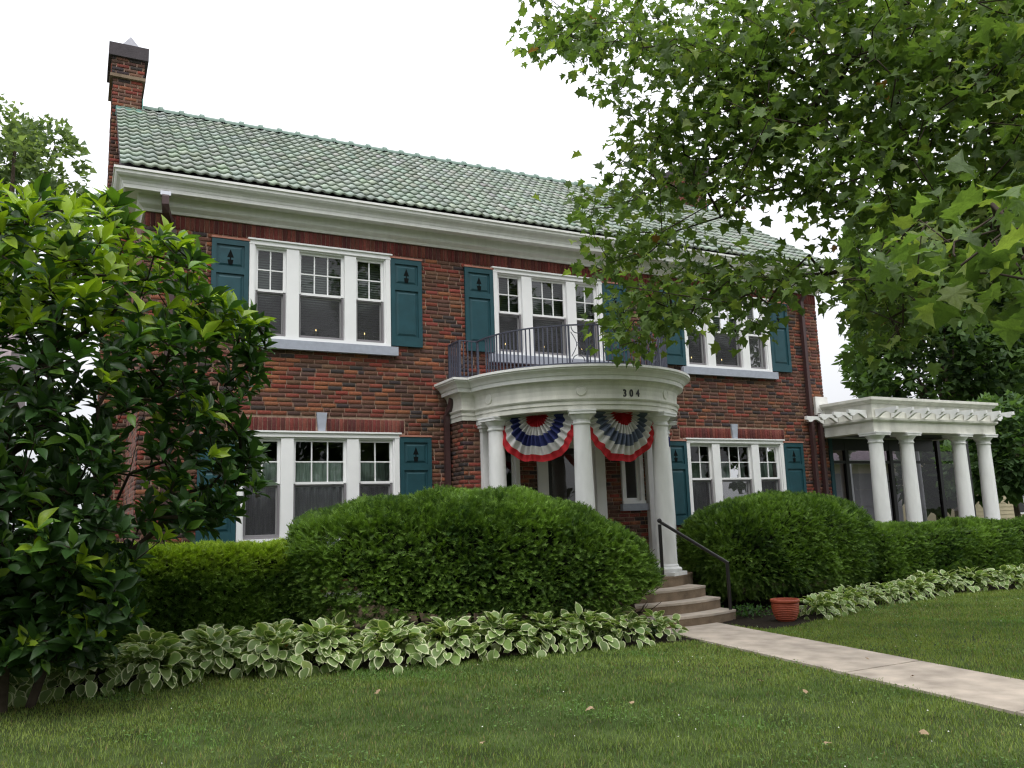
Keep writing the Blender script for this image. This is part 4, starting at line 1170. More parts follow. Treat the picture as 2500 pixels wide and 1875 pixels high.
def yew_mound(name, label, c, ax, rot, n, seed, bright=1.0, shear=0, low=-.5):
    r = np.random.default_rng(seed)
    t = tag(empty(name, (c[0], c[1], 0)), label, 'shrub', 'clipped yews in front of the house')
    D = norm(r.normal(size=(n, 3)))
    D[:, 2] = np.where((D[:, 2] < low), -D[:, 2], D[:, 2])
    pw = 2.6
    q = np.sum(np.abs(D) ** pw, 1) ** (-1 / pw)
    lump = 1 + .045 * vnoise(D * np.array([ax[0], ax[1], ax[2]]), 3.2, seed) + .045 * vnoise(D * np.array(ax), 9, seed + 1)
    depth = np.abs(r.normal(0, .07, n))
    L_ = D * q[:, None] * lump[:, None] * np.array(ax) * (1 - depth[:, None])
    N_ = norm(D * np.abs(D) ** (pw - 2) / np.array(ax))
    a = math.radians(rot); Rm = np.array([[math.cos(a), -math.sin(a), 0], [math.sin(a), math.cos(a), 0], [0, 0, 1]])
    P = L_ @ Rm.T + np.array([0, 0, c[2]]); Nn = N_ @ Rm.T
    P[:, 2] -= shear * (L_[:, 0] / ax[0]).clip(0, 1) ** 2 * (P[:, 2])
    tail = (L_[:, 0] / ax[0]).clip(0, 1) ** 2
    ok = P[:, 2] > .10 + .62 * tail * (shear > 0) + .10 * vnoise(P, 4, seed + 7); P, Nn = P[ok], Nn[ok]; n = len(P)
    d = norm(Nn * .75 + r.normal(0, .38, (n, 3)) + np.array([0, 0, .12]))
    B = frames(d, np.array([0, 0, 1.0]) + .4 * Nn + r.normal(0, .4, (n, 3)))
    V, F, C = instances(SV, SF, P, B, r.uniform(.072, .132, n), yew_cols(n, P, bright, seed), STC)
    tag(ob('foliage', from_arrays('foliage', V, F, C, 'yew'), t), kind='stuff')
    # solid core, the shade between the sprigs put into its near-black colour
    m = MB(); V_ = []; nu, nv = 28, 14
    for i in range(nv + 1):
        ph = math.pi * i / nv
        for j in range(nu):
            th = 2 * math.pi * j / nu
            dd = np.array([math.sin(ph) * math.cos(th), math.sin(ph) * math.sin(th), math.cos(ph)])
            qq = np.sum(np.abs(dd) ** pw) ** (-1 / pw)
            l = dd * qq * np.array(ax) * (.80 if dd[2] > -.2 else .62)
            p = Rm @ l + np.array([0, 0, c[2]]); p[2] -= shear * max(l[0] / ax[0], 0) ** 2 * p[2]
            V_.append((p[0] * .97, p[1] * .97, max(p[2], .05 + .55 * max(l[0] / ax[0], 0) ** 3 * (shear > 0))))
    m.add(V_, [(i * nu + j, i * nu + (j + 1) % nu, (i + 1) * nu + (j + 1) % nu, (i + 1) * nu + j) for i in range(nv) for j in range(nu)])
    m.build('inner_shade_core', 'yew_shade', t)
    st = MB()
    for k in range(9):
        a2 = r.uniform(0, 6.28); rr_ = r.uniform(.1, .75)
        b = Rm @ np.array([math.cos(a2) * rr_ * ax[0], math.sin(a2) * rr_ * ax[1] * .6, 0]); e = b * 1.15
        st.tube([(b[0] * .9, b[1] * .9, 0), (b[0], b[1], .2), (e[0], e[1], .6)], [.028, .024, .012], 6)
    st.build('stems', 'twig', t)
    return t, Rm
mat('yew_shade', (.012, .016, .008), .95, noise=.4, nscale=14, spec=.05)
BY_T, _ = yew_mound('yew_shrub', 'large rounded yew mound left of the front steps', (-2.74, -2.48, .93), (2.46, 1.08, .93), -17, 48000, 51, shear=.30)
# bare stems and thin lower twigs at the open right end of the big mound
st = MB(); r = np.random.default_rng(5)
base = np.array([-.80 + 2.74, -3.22 + 2.48, 0])
st.tube([base, base + (.02, 0, .3), base + (-.03, .03, .62), base + (-.12, .1, .95)], [.036, .032, .024, .014], 7)
for k in range(46):
    z = r.uniform(.18, .95); a = r.uniform(0, 6.28); L_ = r.uniform(.2, .5)
    p0 = base + np.array([0, 0, z]); p1 = p0 + np.array([math.cos(a) * L_ * .6, math.sin(a) * L_ * .5, .05]); p2 = p0 + np.array([math.cos(a) * L_, math.sin(a) * L_ * .8, .16])
    st.tube([p0, p1, p2], [.010, .007, .003], 5)
st.build('stems', 'twig', BY_T)
yew_mound('yew_shrub', 'rounded yew mound right of the front steps', (3.55, -1.62, .86), (2.12, 1.0, .87), 8, 34000, 52, low=-.7)
def yew_box(name, label, x0, x1, y0, y1, z1, n, seed, bright=1.0, newtop=.0):
    r = np.random.default_rng(seed); cx, cy = (x0 + x1) / 2, (y0 + y1) / 2
    t = tag(empty(name, (cx, cy, 0)), label, 'hedge', 'clipped yews in front of the house')
    lx, ly = x1 - x0, y1 - y0
    A = np.array([lx * ly, lx * z1, ly * z1, ly * z1, lx * z1 * .4]); A = A / A.sum()
    k = r.choice(5, n, p=A); u, v = r.uniform(0, 1, n), r.uniform(0, 1, n)
    P = np.zeros((n, 3)); Nn = np.zeros((n, 3))
    for f, (po, nn) in enumerate([((u * lx, v * ly, np.full(n, z1)), (0, 0, 1)), ((u * lx, np.zeros(n), v * z1), (0, -1, 0)),
                                  ((np.zeros(n), u * ly, v * z1), (-1, 0, 0)), ((np.full(n, lx), u * ly, v * z1), (1, 0, 0)), ((u * lx, np.full(n, ly), v * z1), (0, 1, 0))]):
        s_ = k == f
        for q in range(3): P[s_, q] = po[q][s_]
        Nn[s_] = nn
    P += np.array([x0 - cx, y0 - cy, 0])
    # round the top edges
    ez = np.clip((P[:, 2] - (z1 - .36)) / .36, 0, 1) ** 2
    P[:, 1] -= np.sign(P[:, 1]) * ez * .24 * (np.abs(P[:, 1]) / (ly / 2)); P[:, 0] -= np.sign(P[:, 0]) * ez * .14 * (np.abs(P[:, 0]) > lx / 2 - .05)
    e2 = np.clip((np.abs(P[:, 1]) - ly / 2 + .25) / .25, 0, 1)
    P[:, 2] -= (k == 0) * e2 ** 2 * .10
    P += Nn * (.07 * vnoise(P, 3.0, seed) + .045 * vnoise(P, 8, seed + 3) - np.abs(r.normal(0, .05, n)))[:, None]
    P[:, 2] = np.maximum(P[:, 2], .05)
    keep = (P[:, 2] > .25) | (r.random(n) < .4)
    P, Nn, k = P[keep], Nn[keep], k[keep]; n = len(P)
    d = norm(Nn * .7 + r.normal(0, .42, (n, 3)) + np.array([0, 0, .3]))
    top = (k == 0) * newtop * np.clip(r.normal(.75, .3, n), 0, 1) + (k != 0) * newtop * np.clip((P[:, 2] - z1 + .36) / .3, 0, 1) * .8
    B = frames(d, np.array([0, 0, 1.0]) + .4 * Nn + r.normal(0, .4, (n, 3)))
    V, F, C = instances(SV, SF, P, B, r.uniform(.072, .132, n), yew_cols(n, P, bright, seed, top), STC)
    tag(ob('foliage', from_arrays('foliage', V, F, C, 'yew'), t), kind='stuff')
    m = MB().box(x0 - cx + .13, x1 - cx - .13, y0 - cy + .13, y1 - cy - .13, .1, z1 - .14); m.build('inner_shade_core', 'yew_shade', t)  # solid block, inner shade of the hedge painted as near-black colour
    st = MB()
    for q in range(10):
        a = r.uniform(x0 - cx + .2, x1 - cx - .2); b = r.uniform(y0 - cy + .1, y1 - cy - .1)
        st.tube([(a, b, 0), (a + r.normal(0, .05), b, .35)], .02, 6)
    st.build('stems', 'twig', t)
    return t
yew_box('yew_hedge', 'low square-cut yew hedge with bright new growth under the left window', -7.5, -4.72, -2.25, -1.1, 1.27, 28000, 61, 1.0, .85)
yew_box('yew_hedge', 'long low yew hedge in front of the sun porch', 5.15, 14.5, -2.45, -1.62, 1.12, 36000, 62)

# ---------------------------------------------------------------- branching trees
class Tree:
    def __init__(s): s.N = []; s.par = []; s.tip = []
    def node(s, p, parent): s.N.append(np.array(p, float)); s.par.append(parent); return len(s.N) - 1
    def line(s, pts, parent=-1):
        for p in pts: parent = s.node(p, parent)
        return parent
    def grow(s, targets, root, r, sag=.06, step=.45):
        """join every target to the nearest wood that lies closer to the root"""
        order = np.argsort(np.linalg.norm(targets - root, axis=1))
        for i in order:
            A = np.array(s.N); t = targets[i]
            d = np.linalg.norm(A - t, axis=1); dr = np.linalg.norm(A - root, axis=1)
            cost = d + .25 * np.maximum(dr - np.linalg.norm(t - root), 0) * 4 + .04 * dr
            j = int(np.argmin(cost)); p = A[j]; L_ = d[j]; m = max(int(L_ / step), 1); k = j
            for q in range(1, m + 1):
                f = q / m
                pt = p + (t - p) * f + np.array([0, 0, -sag * L_ * math.sin(math.pi * f)]) + (r.normal(0, .035 * min(L_, 1), 3) if q < m else 0)
                k = s.node(pt, k)
            s.tip.append((i, k))
    def radii(s, tipr, power=.5, rmax=.3):
        n = len(s.N); cnt = np.zeros(n)
        ch = np.zeros(n, int)
        for p in s.par:
            if p >= 0: ch[p] += 1
        for i in range(n - 1, -1, -1):
            if cnt[i] == 0: cnt[i] = 1
            if s.par[i] >= 0: cnt[s.par[i]] += cnt[i]
        return np.minimum(tipr * cnt ** power, rmax)
    def mesh(s, mb_big, mb_small, R, thr, off):
        A = np.array(s.N) - off
        kids = {}
        for i, p in enumerate(s.par): kids.setdefault(p, []).append(i)
        stack = list(kids.get(-1, []))
        while stack:
            a = stack.pop(); chain = [a]; 
            if s.par[a] >= 0: chain = [s.par[a], a]
            while True:
                k = kids.get(chain[-1], [])
                if not k: break
                k = sorted(k, key=lambda q: -R[q]); stack += k[1:]; chain.append(k[0])
            rr_ = [R[q] for q in chain]
            if len(chain) > 1 and s.par[chain[0]] != -1 or s.par[a] >= 0: rr_[0] = rr_[1]
            if len(chain) < 2: continue
            (mb_big if rr_[0] > thr else mb_small).tube([A[q] for q in chain], rr_, 6 if rr_[0] < .04 else 10)

def leaf_set(name_thing, TV_, TF_, P, B, S, C, material, thing, off, npart, tcol=None, nvar=20):
    """the nearest leaves in view become parts (shared meshes), the others one foliage mass"""
    q = px(P); vis = (q[:, 0] > 0) & (q[:, 0] < 2500) & (q[:, 1] > 0) & (q[:, 1] < 1875) & (q[:, 2] > .5)
    big = np.where(vis, S / q[:, 2], 0); pick = np.argsort(-big)[:npart]
    mask = np.ones(len(P), bool); mask[pick] = False
    V, F, Cv = instances(TV_, TF_, P[mask] - off, B[mask], S[mask], C[mask], tcol)
    tag(ob('foliage', from_arrays('foliage', V, F, Cv, material, smooth=True), thing), kind='stuff')
    r = np.random.default_rng(9); var = []
    cs = C[pick]; order = np.argsort(cs.sum(1))
    for k in range(nvar):
        c = cs[order[int((k + .5) * len(order) / nvar)]]
        Cc = np.repeat(c[None], len(TV_), 0)
        if tcol is not None: Cc = Cc * tcol
        T = TV_.copy(); T[:, 2] += .05 * np.sin(TV_[:, 1] * 5 + k) + .12 * r.normal() * TV_[:, 1] ** 2
        var.append(from_arrays('leaf', T, TF_, Cc, material, smooth=True))
    rank = np.empty(len(order), int); rank[order] = np.arange(len(order))
    for j, i in enumerate(pick):
        o = ob('leaf', var[min(int(rank[j] * nvar / len(order)), nvar - 1)], thing)
        M = Matrix.Identity(4)
        for a in range(3):
            for b in range(3): M[a][b] = B[i][a][b] * S[i]
        M.translation = P[i] - off
        o.matrix_basis = M

# sycamore at the right, trunk outside the frame
half_ = [(.03, 0), (.17, -.07), (.27, -.01), (.52, .04), (.42, .17), (.38, .26), (.47, .36), (.66, .54), (.46, .54), (.31, .55), (.28, .68), (.16, .78), (.09, .88)]
ring = half_ + [(0, 1.06)] + [(-x, y) for x, y in half_[::-1]]
YV = np.array([(0, .33, 0)] + [(x, y, .30 * abs(x) ** 1.3 - .34 * (y - .2) ** 2 + .06 * math.sin(9 * x + 5 * y)) for x, y in ring]); n = len(ring)
YF = np.array([(0, i + 1, (i + 1) % n + 1) for i in range(n)])
YV[:, 1] += .10
r = np.random.default_rng(77)
SYC = [(1300, -60), (1285, 20), (1262, 110), (1330, 150), (1400, 150), (1450, 215), (1500, 265), (1530, 320), (1505, 365), (1480, 420), (1400, 490), (1392, 540), (1405, 600),
       (1415, 660), (1440, 700), (1452, 770), (1462, 850), (1482, 912), (1510, 895), (1545, 860), (1640, 845), (1705, 800), (1750, 790), (1790, 835), (1850, 800),
       (1905, 770), (1960, 730), (2010, 700), (2060, 700), (2085, 800), (2120, 850), (2200, 860), (2300, 800), (2420, 740), (2620, 760), (2620, -60)]
GAPS = [(1745, 510, 26, 24), (1930, 580, 62, 22), (2105, 585, 28, 22), (1840, 342, 34, 14), (1640, 120, 30, 18), (2330, 412, 60, 14), (1560, 80, 28, 20), (2045, 650, 40, 34), (1680, 640, 30, 12), (1990, 740, 26, 40)]
# leafy branches on the left, a closed mass on the right
BR = [([(1930, 309), (1815, 235), (1703, 170), (1585, 122), (1450, 88), (1285, 100)], 44, 1.0), ([(1703, 170), (1620, 70), (1560, -30)], 38, .8), ([(1585, 122), (1500, 30), (1440, -20)], 34, .7),
      ([(1420, 90), (1330, 45), (1300, -30)], 26, .8), ([(1650, 150), (1540, 190), (1460, 222)], 28, .8), ([(1900, 290), (1850, 140), (1800, -30)], 60, 1.0), ([(1790, 210), (1700, 60), (1680, -30)], 44, .8),
      ([(1930, 309), (1790, 300), (1660, 290), (1545, 330)], 46, 1.0), ([(1880, 350), (1760, 380), (1620, 370), (1510, 370)], 40, 1.0),
      ([(1880, 440), (1700, 440), (1560, 450), (1480, 430)], 30, .9), ([(1700, 460), (1560, 490), (1400, 500)], 26, .8), ([(1760, 540), (1641, 567), (1540, 600), (1415, 545)], 24, .75),
      ([(1641, 567), (1560, 640), (1420, 650)], 24, .8), ([(1985, 450), (1817, 476), (1760, 530)], 30, .7), ([(2060, 660), (1850, 690), (1700, 740), (1580, 790), (1490, 868)], 30, 1.0),
      ([(1850, 690), (1720, 660), (1600, 700), (1470, 740)], 30, 1.0), ([(1700, 740), (1600, 740), (1480, 800)], 26, .9), ([(1960, 690), (1880, 750), (1800, 800)], 24, .8), ([(1750, 740), (1680, 790), (1640, 820)], 20, .7)]
MASS = [(1880, -60), (2620, -60), (2620, 760), (2420, 720), (2300, 790), (2200, 850), (2120, 840), (2085, 780), (2060, 700), (2000, 680), (2000, 640), (2080, 560), (2010, 500), (1930, 420), (1880, 340), (1860, 200)]
cl = []
for pts, wd, den in BR:
    _, tl = along(pts, 0)
    for _k in range(int(tl / 9.7 * den * (wd / 36))):
        p_, _ = along(pts, r.uniform(0, tl)); cl.append(p_ + r.normal(0, wd * .62, 2))
cl = np.vstack([np.array(cl), sample_poly(MASS, 620, GAPS, r)])
keep_ = np.ones(len(cl), bool)
for gu, gv, ru, rv in [(1745, 510, 28, 22), (1930, 585, 60, 20), (1840, 342, 34, 13), (2045, 640, 36, 30), (1815, 600, 90, 34), (1540, 950, 90, 90)]:
    keep_ &= ((cl[:, 0] - gu) / ru) ** 2 + ((cl[:, 1] - gv) / rv) ** 2 > 1
cl = cl[keep_]
dp = np.interp(cl[:, 0], [1260, 1700, 2000, 2250, 2600], [11.3, 10.3, 9.3, 8.3, 7.2]) + r.normal(0, .7, len(cl))
dp = np.minimum(dp, np.where(cl[:, 0] < 1750, 11.6, 12))
NEAR = [(2130, 650), (2180, 570), (2280, 500), (2560, 450), (2600, 700), (2430, 690), (2340, 660), (2240, 660)]
c2 = sample_poly(NEAR, 36, (), r); d2 = np.interp(c2[:, 0], [2130, 2500], [5.2, 3.6]) + r.normal(0, .25, len(c2))
T1 = np.array([atd(u, v, d) for (u, v), d in zip(cl, dp)]); T2 = np.array([atd(u, v, d) for (u, v), d in zip(c2, d2)])
TR = np.array([2.9, -8.9, 0.])
# more of the crown outside the frame, around and above the trunk
ex_ = norm(r.normal(size=(260, 3))) * np.array([5.2, 5.0, 3.6]) * r.uniform(.45, 1, (260, 1)) + TR + np.array([.3, 0, 8.6])
q = px(ex_); out = ~((q[:, 0] > -150) & (q[:, 0] < 2600) & (q[:, 1] > -80) & (q[:, 1] < 1900) & (q[:, 2] > 0)) & (ex_[:, 2] > 4.5)
T3 = ex_[out]
targets = np.vstack([T1, T2, T3])
tr = Tree()
top = tr.line([TR, TR + (0, 0, 1.2), TR + (-.05, .05, 2.6), TR + (-.1, .1, 4.0)])
tr.line([TR + (-.7, .9, 4.9), atd(2440, 400, 9.4), atd(2366, 278, 9.2), atd(2264, 198, 9.2), atd(2117, 51, 9.3), atd(2000, -60, 9.4)], top)
tr.line([TR + (-.9, 1.2, 4.3), atd(2470, 560, 9.6), atd(2250, 470, 9.8), atd(1930, 309, 10), atd(1815, 235, 10.2), atd(1703, 170, 10.4), atd(1585, 122, 10.7), atd(1450, 90, 11)], top)
tr.line([TR + (-.8, 1.5, 4.0), atd(2480, 700, 10), atd(2150, 560, 10), atd(1985, 450, 10.1), atd(1817, 476, 10.2), atd(1760, 530, 10.4), atd(1641, 567, 10.6), atd(1560, 640, 10.8)], top)
tr.line([atd(2300, 640, 9.8), atd(2060, 660, 9.8), atd(1850, 690, 10), atd(1700, 740, 10.4), atd(1580, 790, 10.7)], len(tr.N) - 7)
tr.line([TR + (-1.2, .2, 4.2), atd(2700, 480, 7.0), atd(2560, 520, 5.4), atd(2440, 560, 4.4), atd(2330, 590, 4.2)], top)
tr.line([TR + (.2, -.2, 6.0), TR + (.1, -.3, 8.5), TR + (.3, 0, 11)], top)
tr.grow(targets, TR + np.array([0, 0, 4.]), r)
R_ = tr.radii(.0050, .50, .26)
syc = tag(empty('sycamore_tree', TR), 'sycamore with broad lobed leaves hanging over the right side of the view', 'tree')
mb_b, mb_s = MB(), MB(); tr.mesh(mb_b, mb_s, R_, .045, TR)
mb_b.build('trunk', 'bark', syc, smooth=True, sharp=80); mb_s.build('branches', 'twig', syc, smooth=True, sharp=80)
P, Ax, Up, Sz, Cc = [], [], [], [], []
for i, t in enumerate(targets):
    near_ = len(T1) <= i < len(T1) + len(T2); far = i >= len(T1) + len(T2)
    k = r.integers(3, 6) if near_ else r.integers(8, 13) if not far else 7
    for _ in range(k):
        off_ = r.normal(0, 1, 3) * (np.array([.15, .15, .11]) if not near_ else np.array([.13, .13, .10]))
        a = r.uniform(0, 6.28)
        P.append(t + off_); Ax.append(norm(off_ * 1.5 + np.array([math.cos(a), math.sin(a), -.55]) * .35 + r.normal(0, .15, 3)))
        Up.append(np.array([0, 0, 1]) + r.normal(0, .45, 3)); Sz.append(r.uniform(.075, .145) if not far else r.uniform(.2, .28))
        f = r.random()
        c = np.array([.085, .140, .038]) if f < .45 else np.array([.122, .190, .050]) if f < .84 else np.array([.190, .250, .064])
        if not near_ and r.random() < .003: c = np.array([.20, .10, .04])
        Cc.append(c * r.uniform(.75, 1.25))
P, Ax, Up, Sz, Cc = map(np.array, (P, Ax, Up, Sz, Cc))
leaf_set('syc', YV, YF, P, frames(Ax, Up), Sz, Cc, 'leaf', syc, TR, 300)
sb = MB().lathe([(.0, -.015), (.011, -.011), (.0155, 0), (.011, .011), (.0, .015)], seg=10).mesh('seed_ball', 'twig', smooth=True)
for u, v in [(1357, 133), (1374, 112), (1468, 145), (1477, 258), (1550, 103), (1454, 56), (1622, 440), (1510, 92), (1611, 188), (1640, 690), (1467, 130)]:
    ob('seed_ball', sb, syc, atd(u, v, 10.6) - TR)

# magnolia at the left
MVt, MF = strip_leaf([.025, .11, .18, .225, .20, .11, .01], [-1, 0, 1], fold=.30, droop=.26)
MAG = [(-140, 430), (0, 465), (70, 485), (130, 470), (200, 500), (262, 480), (310, 520), (340, 590), (390, 560), (440, 570), (488, 610), (495, 650), (455, 690), (520, 715),
       (600, 745), (660, 758), (672, 800), (650, 850), (640, 900), (655, 925), (600, 975), (560, 1010), (600, 1075), (655, 1120), (650, 1180), (610, 1240), (560, 1290), (470, 1290), (400, 1330),
       (330, 1370), (300, 1430), (330, 1510), (270, 1570), (215, 1640), (100, 1625), (0, 1620), (-140, 1610)]
MG = [(20, 880, 40, 60), (330, 1080, 40, 90), (300, 1210, 36, 60), (392, 1180, 26, 60), (340, 1330, 44, 26), (225, 700, 30, 10), (470, 1050, 24, 30)]
r = np.random.default_rng(33)
mc = sample_poly(MAG, 1150, MG, r)
LOWM = [(-140, 1330), (300, 1340), (320, 1500), (260, 1565), (200, 1610), (60, 1630), (-140, 1630)]
mc = np.vstack([mc, sample_poly(LOWM, 240, (), r)])
MT = np.array([-7.95, -3.75, 0.])
pu = np.interp(mc[:, 0], [-140, 100, 680], [0, .05, 1]); half_t = 1.25 * np.sqrt(np.clip(1 - pu ** 2, .05, 1))
dm = 7.7 + r.uniform(-1, 1, len(mc)) * half_t + pu * .9
dm = np.where(mc[:, 1] > 1380, r.uniform(6.9, 7.9, len(mc)), dm)
MTg = np.array([atd(u, v, d) for (u, v), d in zip(mc, dm)])
MTg[:, 2] = np.maximum(MTg[:, 2], .20 + .1 * r.random(len(MTg)))
tr = Tree()
for k, (dx, dy_) in enumerate([(0, 0), (.25, .1), (-.2, .2)]):
    e = MT + np.array([dx, dy_, 0])
    tr.line([e, e + (dx * .6, dy_, .5), e + (dx * 1.6, dy_ * 1.5, 1.2), e + (dx * 2.6 + .1, dy_ * 1.5, 2.1), e + (dx * 3 + .15, dy_, 2.9)])
tr.grow(MTg, MT + np.array([0, 0, .8]), r, sag=.1, step=.35)
R_ = tr.radii(.005, .5, .085)
mag = tag(empty('magnolia_tree', MT), 'bushy magnolia with glossy oval leaves filling the left side', 'tree')
mb_b, mb_s = MB(), MB(); tr.mesh(mb_b, mb_s, R_, .04, MT)
mb_b.build('trunk', 'bark', mag, smooth=True, sharp=80); mb_s.build('branches', 'twig', mag, smooth=True, sharp=80)
P, Ax, Up, Sz, Cc = [], [], [], [], []
ctr = MT + np.array([0, 0, 2.4])
for i, t in enumerate(MTg):
    ax = norm(np.array([0, 0, 1.0]) + .55 * norm(t - ctr) + r.normal(0, .2, 3))
    x_, y_ = frames(ax[None], np.array([[.3, .2, .1]]))[0].T[0], frames(ax[None], np.array([[.3, .2, .1]]))[0].T[2]
    n_ = r.integers(6, 10); young_lit = r.random() < (.62 if mc[i, 1] < 820 else .07); sz0 = r.uniform(.135, .205)  # young leaves mostly up high; lower crown's shade is put into darker leaf colours
    if mc[i, 1] > 1380: ax = norm(np.array([.2, -.5, .6]) + r.normal(0, .3, 3)); sz0 *= 1.05
    for k in range(n_):
        a = k * 2.4 + r.normal(0, .3); sp_ = np.interp(k, [0, n_], [.35, 1.5]) if True else 1
        sp_ += r.normal(0, .22); dirv = norm(ax * math.cos(sp_) + (x_ * math.cos(a) + y_ * math.sin(a)) * math.sin(sp_) + r.normal(0, .12, 3) - np.array([0, 0, .12 * (k / n_)]))
        P.append(t - ax * .05 * (k / n_) + dirv * .012 + r.normal(0, .012, 3)); Ax.append(dirv); Up.append(ax + r.normal(0, .25, 3))
        Sz.append(sz0 * r.uniform(.8, 1.2))
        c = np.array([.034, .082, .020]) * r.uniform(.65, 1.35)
        if young_lit and k < n_ * .6: c = np.array([.270, .390, .030]) * r.uniform(.75, 1.2)
        elif r.random() < (.38 if mc[i, 1] < 850 else .12): c = np.array([.105, .205, .028]) * r.uniform(.8, 1.2)  # fewer mid-green leaves low down, painting in the crown's shade
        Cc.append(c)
P, Ax, Up, Sz, Cc = map(np.array, (P, Ax, Up, Sz, Cc))
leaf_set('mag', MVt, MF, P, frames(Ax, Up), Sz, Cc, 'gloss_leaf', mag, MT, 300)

# ---------------------------------------------------------------- trees further away
QV = np.array([(-.5, 0, 0), (0, -.1, .06), (.5, .1, 0), (.22, .55, -.05), (0, 1, 0), (-.25, .5, .05)], float); QF = np.array([(0, 1, 2, 3), (0, 3, 4, 5)])
def far_tree(name, label, blobs, n, size, pal, seed, trunk=None, stuff=False):
    r = np.random.default_rng(seed)
    base = np.array(trunk if trunk is not None else [blobs[0][0][0], blobs[0][0][1], 0], float)
    vol = np.array([np.prod(b[1]) ** .75 for b in blobs]); vol /= vol.sum()
    P, C, Dn = [], [], []
    for (c, ax), v in zip(blobs, vol):
        k = int(n * v); d = norm(r.normal(size=(k, 3)))
        lump = 1 + .16 * vnoise(d * 2.2, 2.4, seed) + .10 * vnoise(d * 3, 6, seed + 1)
        rad = r.uniform(.35, 1, k) ** .45
        p = d * (lump * rad)[:, None] * np.array(ax) + np.array(c)
        hole = vnoise(p, 1.1 / max(min(ax) * .22, .3), seed + 4) < (.08 if name == 'locust_tree' else -.30)
        p, d = p[~hole], d[~hole]
        P.append(p); Dn.append(d)
    P = np.vstack(P); Dn = np.vstack(Dn); ok = P[:, 2] > .4; P, Dn = P[ok], Dn[ok]; k = len(P)
    f = np.clip(.5 + .4 * vnoise(P, 1.2, seed) + r.normal(0, .25, k), 0, 1)[:, None]
    C = np.array(pal[0]) * (1 - f) + np.array(pal[1]) * f
    ax_ = norm(Dn + r.normal(0, .7, (k, 3)) + np.array([0, 0, -.25]))
    B = frames(ax_, np.array([0, 0, 1.0]) + r.normal(0, .5, (k, 3)))
    V, F, Cv = instances(QV, QF, P - base, B, r.uniform(.6, 1.3, k) * size, C)
    if stuff:
        o = ob(name, from_arrays(name, V, F, Cv, 'far_leaf'), None, base); return tag(o, label, 'trees', kind='stuff')
    t = tag(empty(name, base), label, 'tree', 'trees behind the houses')
    tag(ob('crown', from_arrays('crown', V, F, Cv, 'far_leaf'), t), kind='stuff')
    m = MB(); cz = blobs[0][0][2]; ct = np.array(blobs[0][0]) - base
    m.tube([(0, 0, 0), tuple(ct * .3 * np.array([1, 1, 1.0])), tuple(ct * .7), tuple(ct)], [.05 * cz * .6, .045 * cz * .6, .03 * cz * .6, .01 * cz], 8)
    for q in range(14):
        d = norm(r.normal(size=3)) * np.array(blobs[0][1]) * .8; s0 = ct * r.uniform(.45, .95)
        m.tube([tuple(s0), tuple((s0 + ct + d) / 2 + (0, 0, .2)), tuple(ct + d)], [.02 * cz * .5, .012 * cz * .5, .004 * cz], 5)
    m.build('trunk', 'bark', t)
    return t
def blob(u, v, d, ru, rv, rd=None):
    s = d / FPX
    return (atd(u, v, d), (ru * s, (rd or ru) * s, rv * s))
def gtrunk(u, v, d):
    p = atd(u, v, d); return (p[0], p[1], 0)
far_tree('locust_tree', 'feathery light green tree standing behind the left chimney', [blob(20, 480, 34, 190, 230), blob(130, 420, 33, 75, 120), blob(-60, 350, 35, 130, 130)], 15000, .24,
         ((.075, .120, .060), (.22, .29, .14)), 81, gtrunk(30, 480, 34))
far_tree('broadleaf_tree', 'tall dark tree directly behind the sun porch roof', [blob(2300, 860, 32, 225, 260), blob(2230, 620, 33, 170, 160), blob(2400, 640, 33, 200, 200)], 36000, .26,
         ((.022, .048, .018), (.100, .170, .050)), 82, gtrunk(2300, 860, 32))
far_tree('broadleaf_tree', 'dark tree at the right edge behind the yellow house', [blob(2540, 820, 40, 240, 330)], 11000, .5,
         ((.016, .036, .014), (.055, .100, .032)), 83, gtrunk(2540, 820, 40))
far_tree('maple_tree', 'light green maple overhanging the yellow house right of the sun porch', [blob(2455, 1090, 24, 95, 130), blob(2370, 1150, 25, 70, 80)], 6500, .20,
         ((.040, .085, .032), (.130, .210, .085)), 84, gtrunk(2470, 1100, 24.5))
far_tree('broadleaf_tree', 'small dark tree seen through the sun porch glass beside the garage', [blob(2275, 1150, 27, 75, 95)], 3500, .26,
         ((.012, .026, .010), (.045, .080, .026)), 86, gtrunk(2280, 1150, 27))
far_tree('street_trees', 'leafy street trees behind the viewer, reflected in the window panes',
         [(np.array([x, y, z]), (rx, 5.0, rz)) for x, y, z, rx, rz in [(-13.2, -16.2, 7.4, 5.8, 4.3), (-9, -33, 6.8, 6.5, 5.6), (2, -34, 6.2, 5.5, 5.4), (13, -33, 8.0, 6.5, 7.0), (25, -32, 8.5, 7, 7.5), (38, -30, 8, 7, 7), (-22, -32, 8, 7, 7)]],
         16000, .75, ((.014, .032, .012), (.05, .09, .03)), 85, stuff=True)

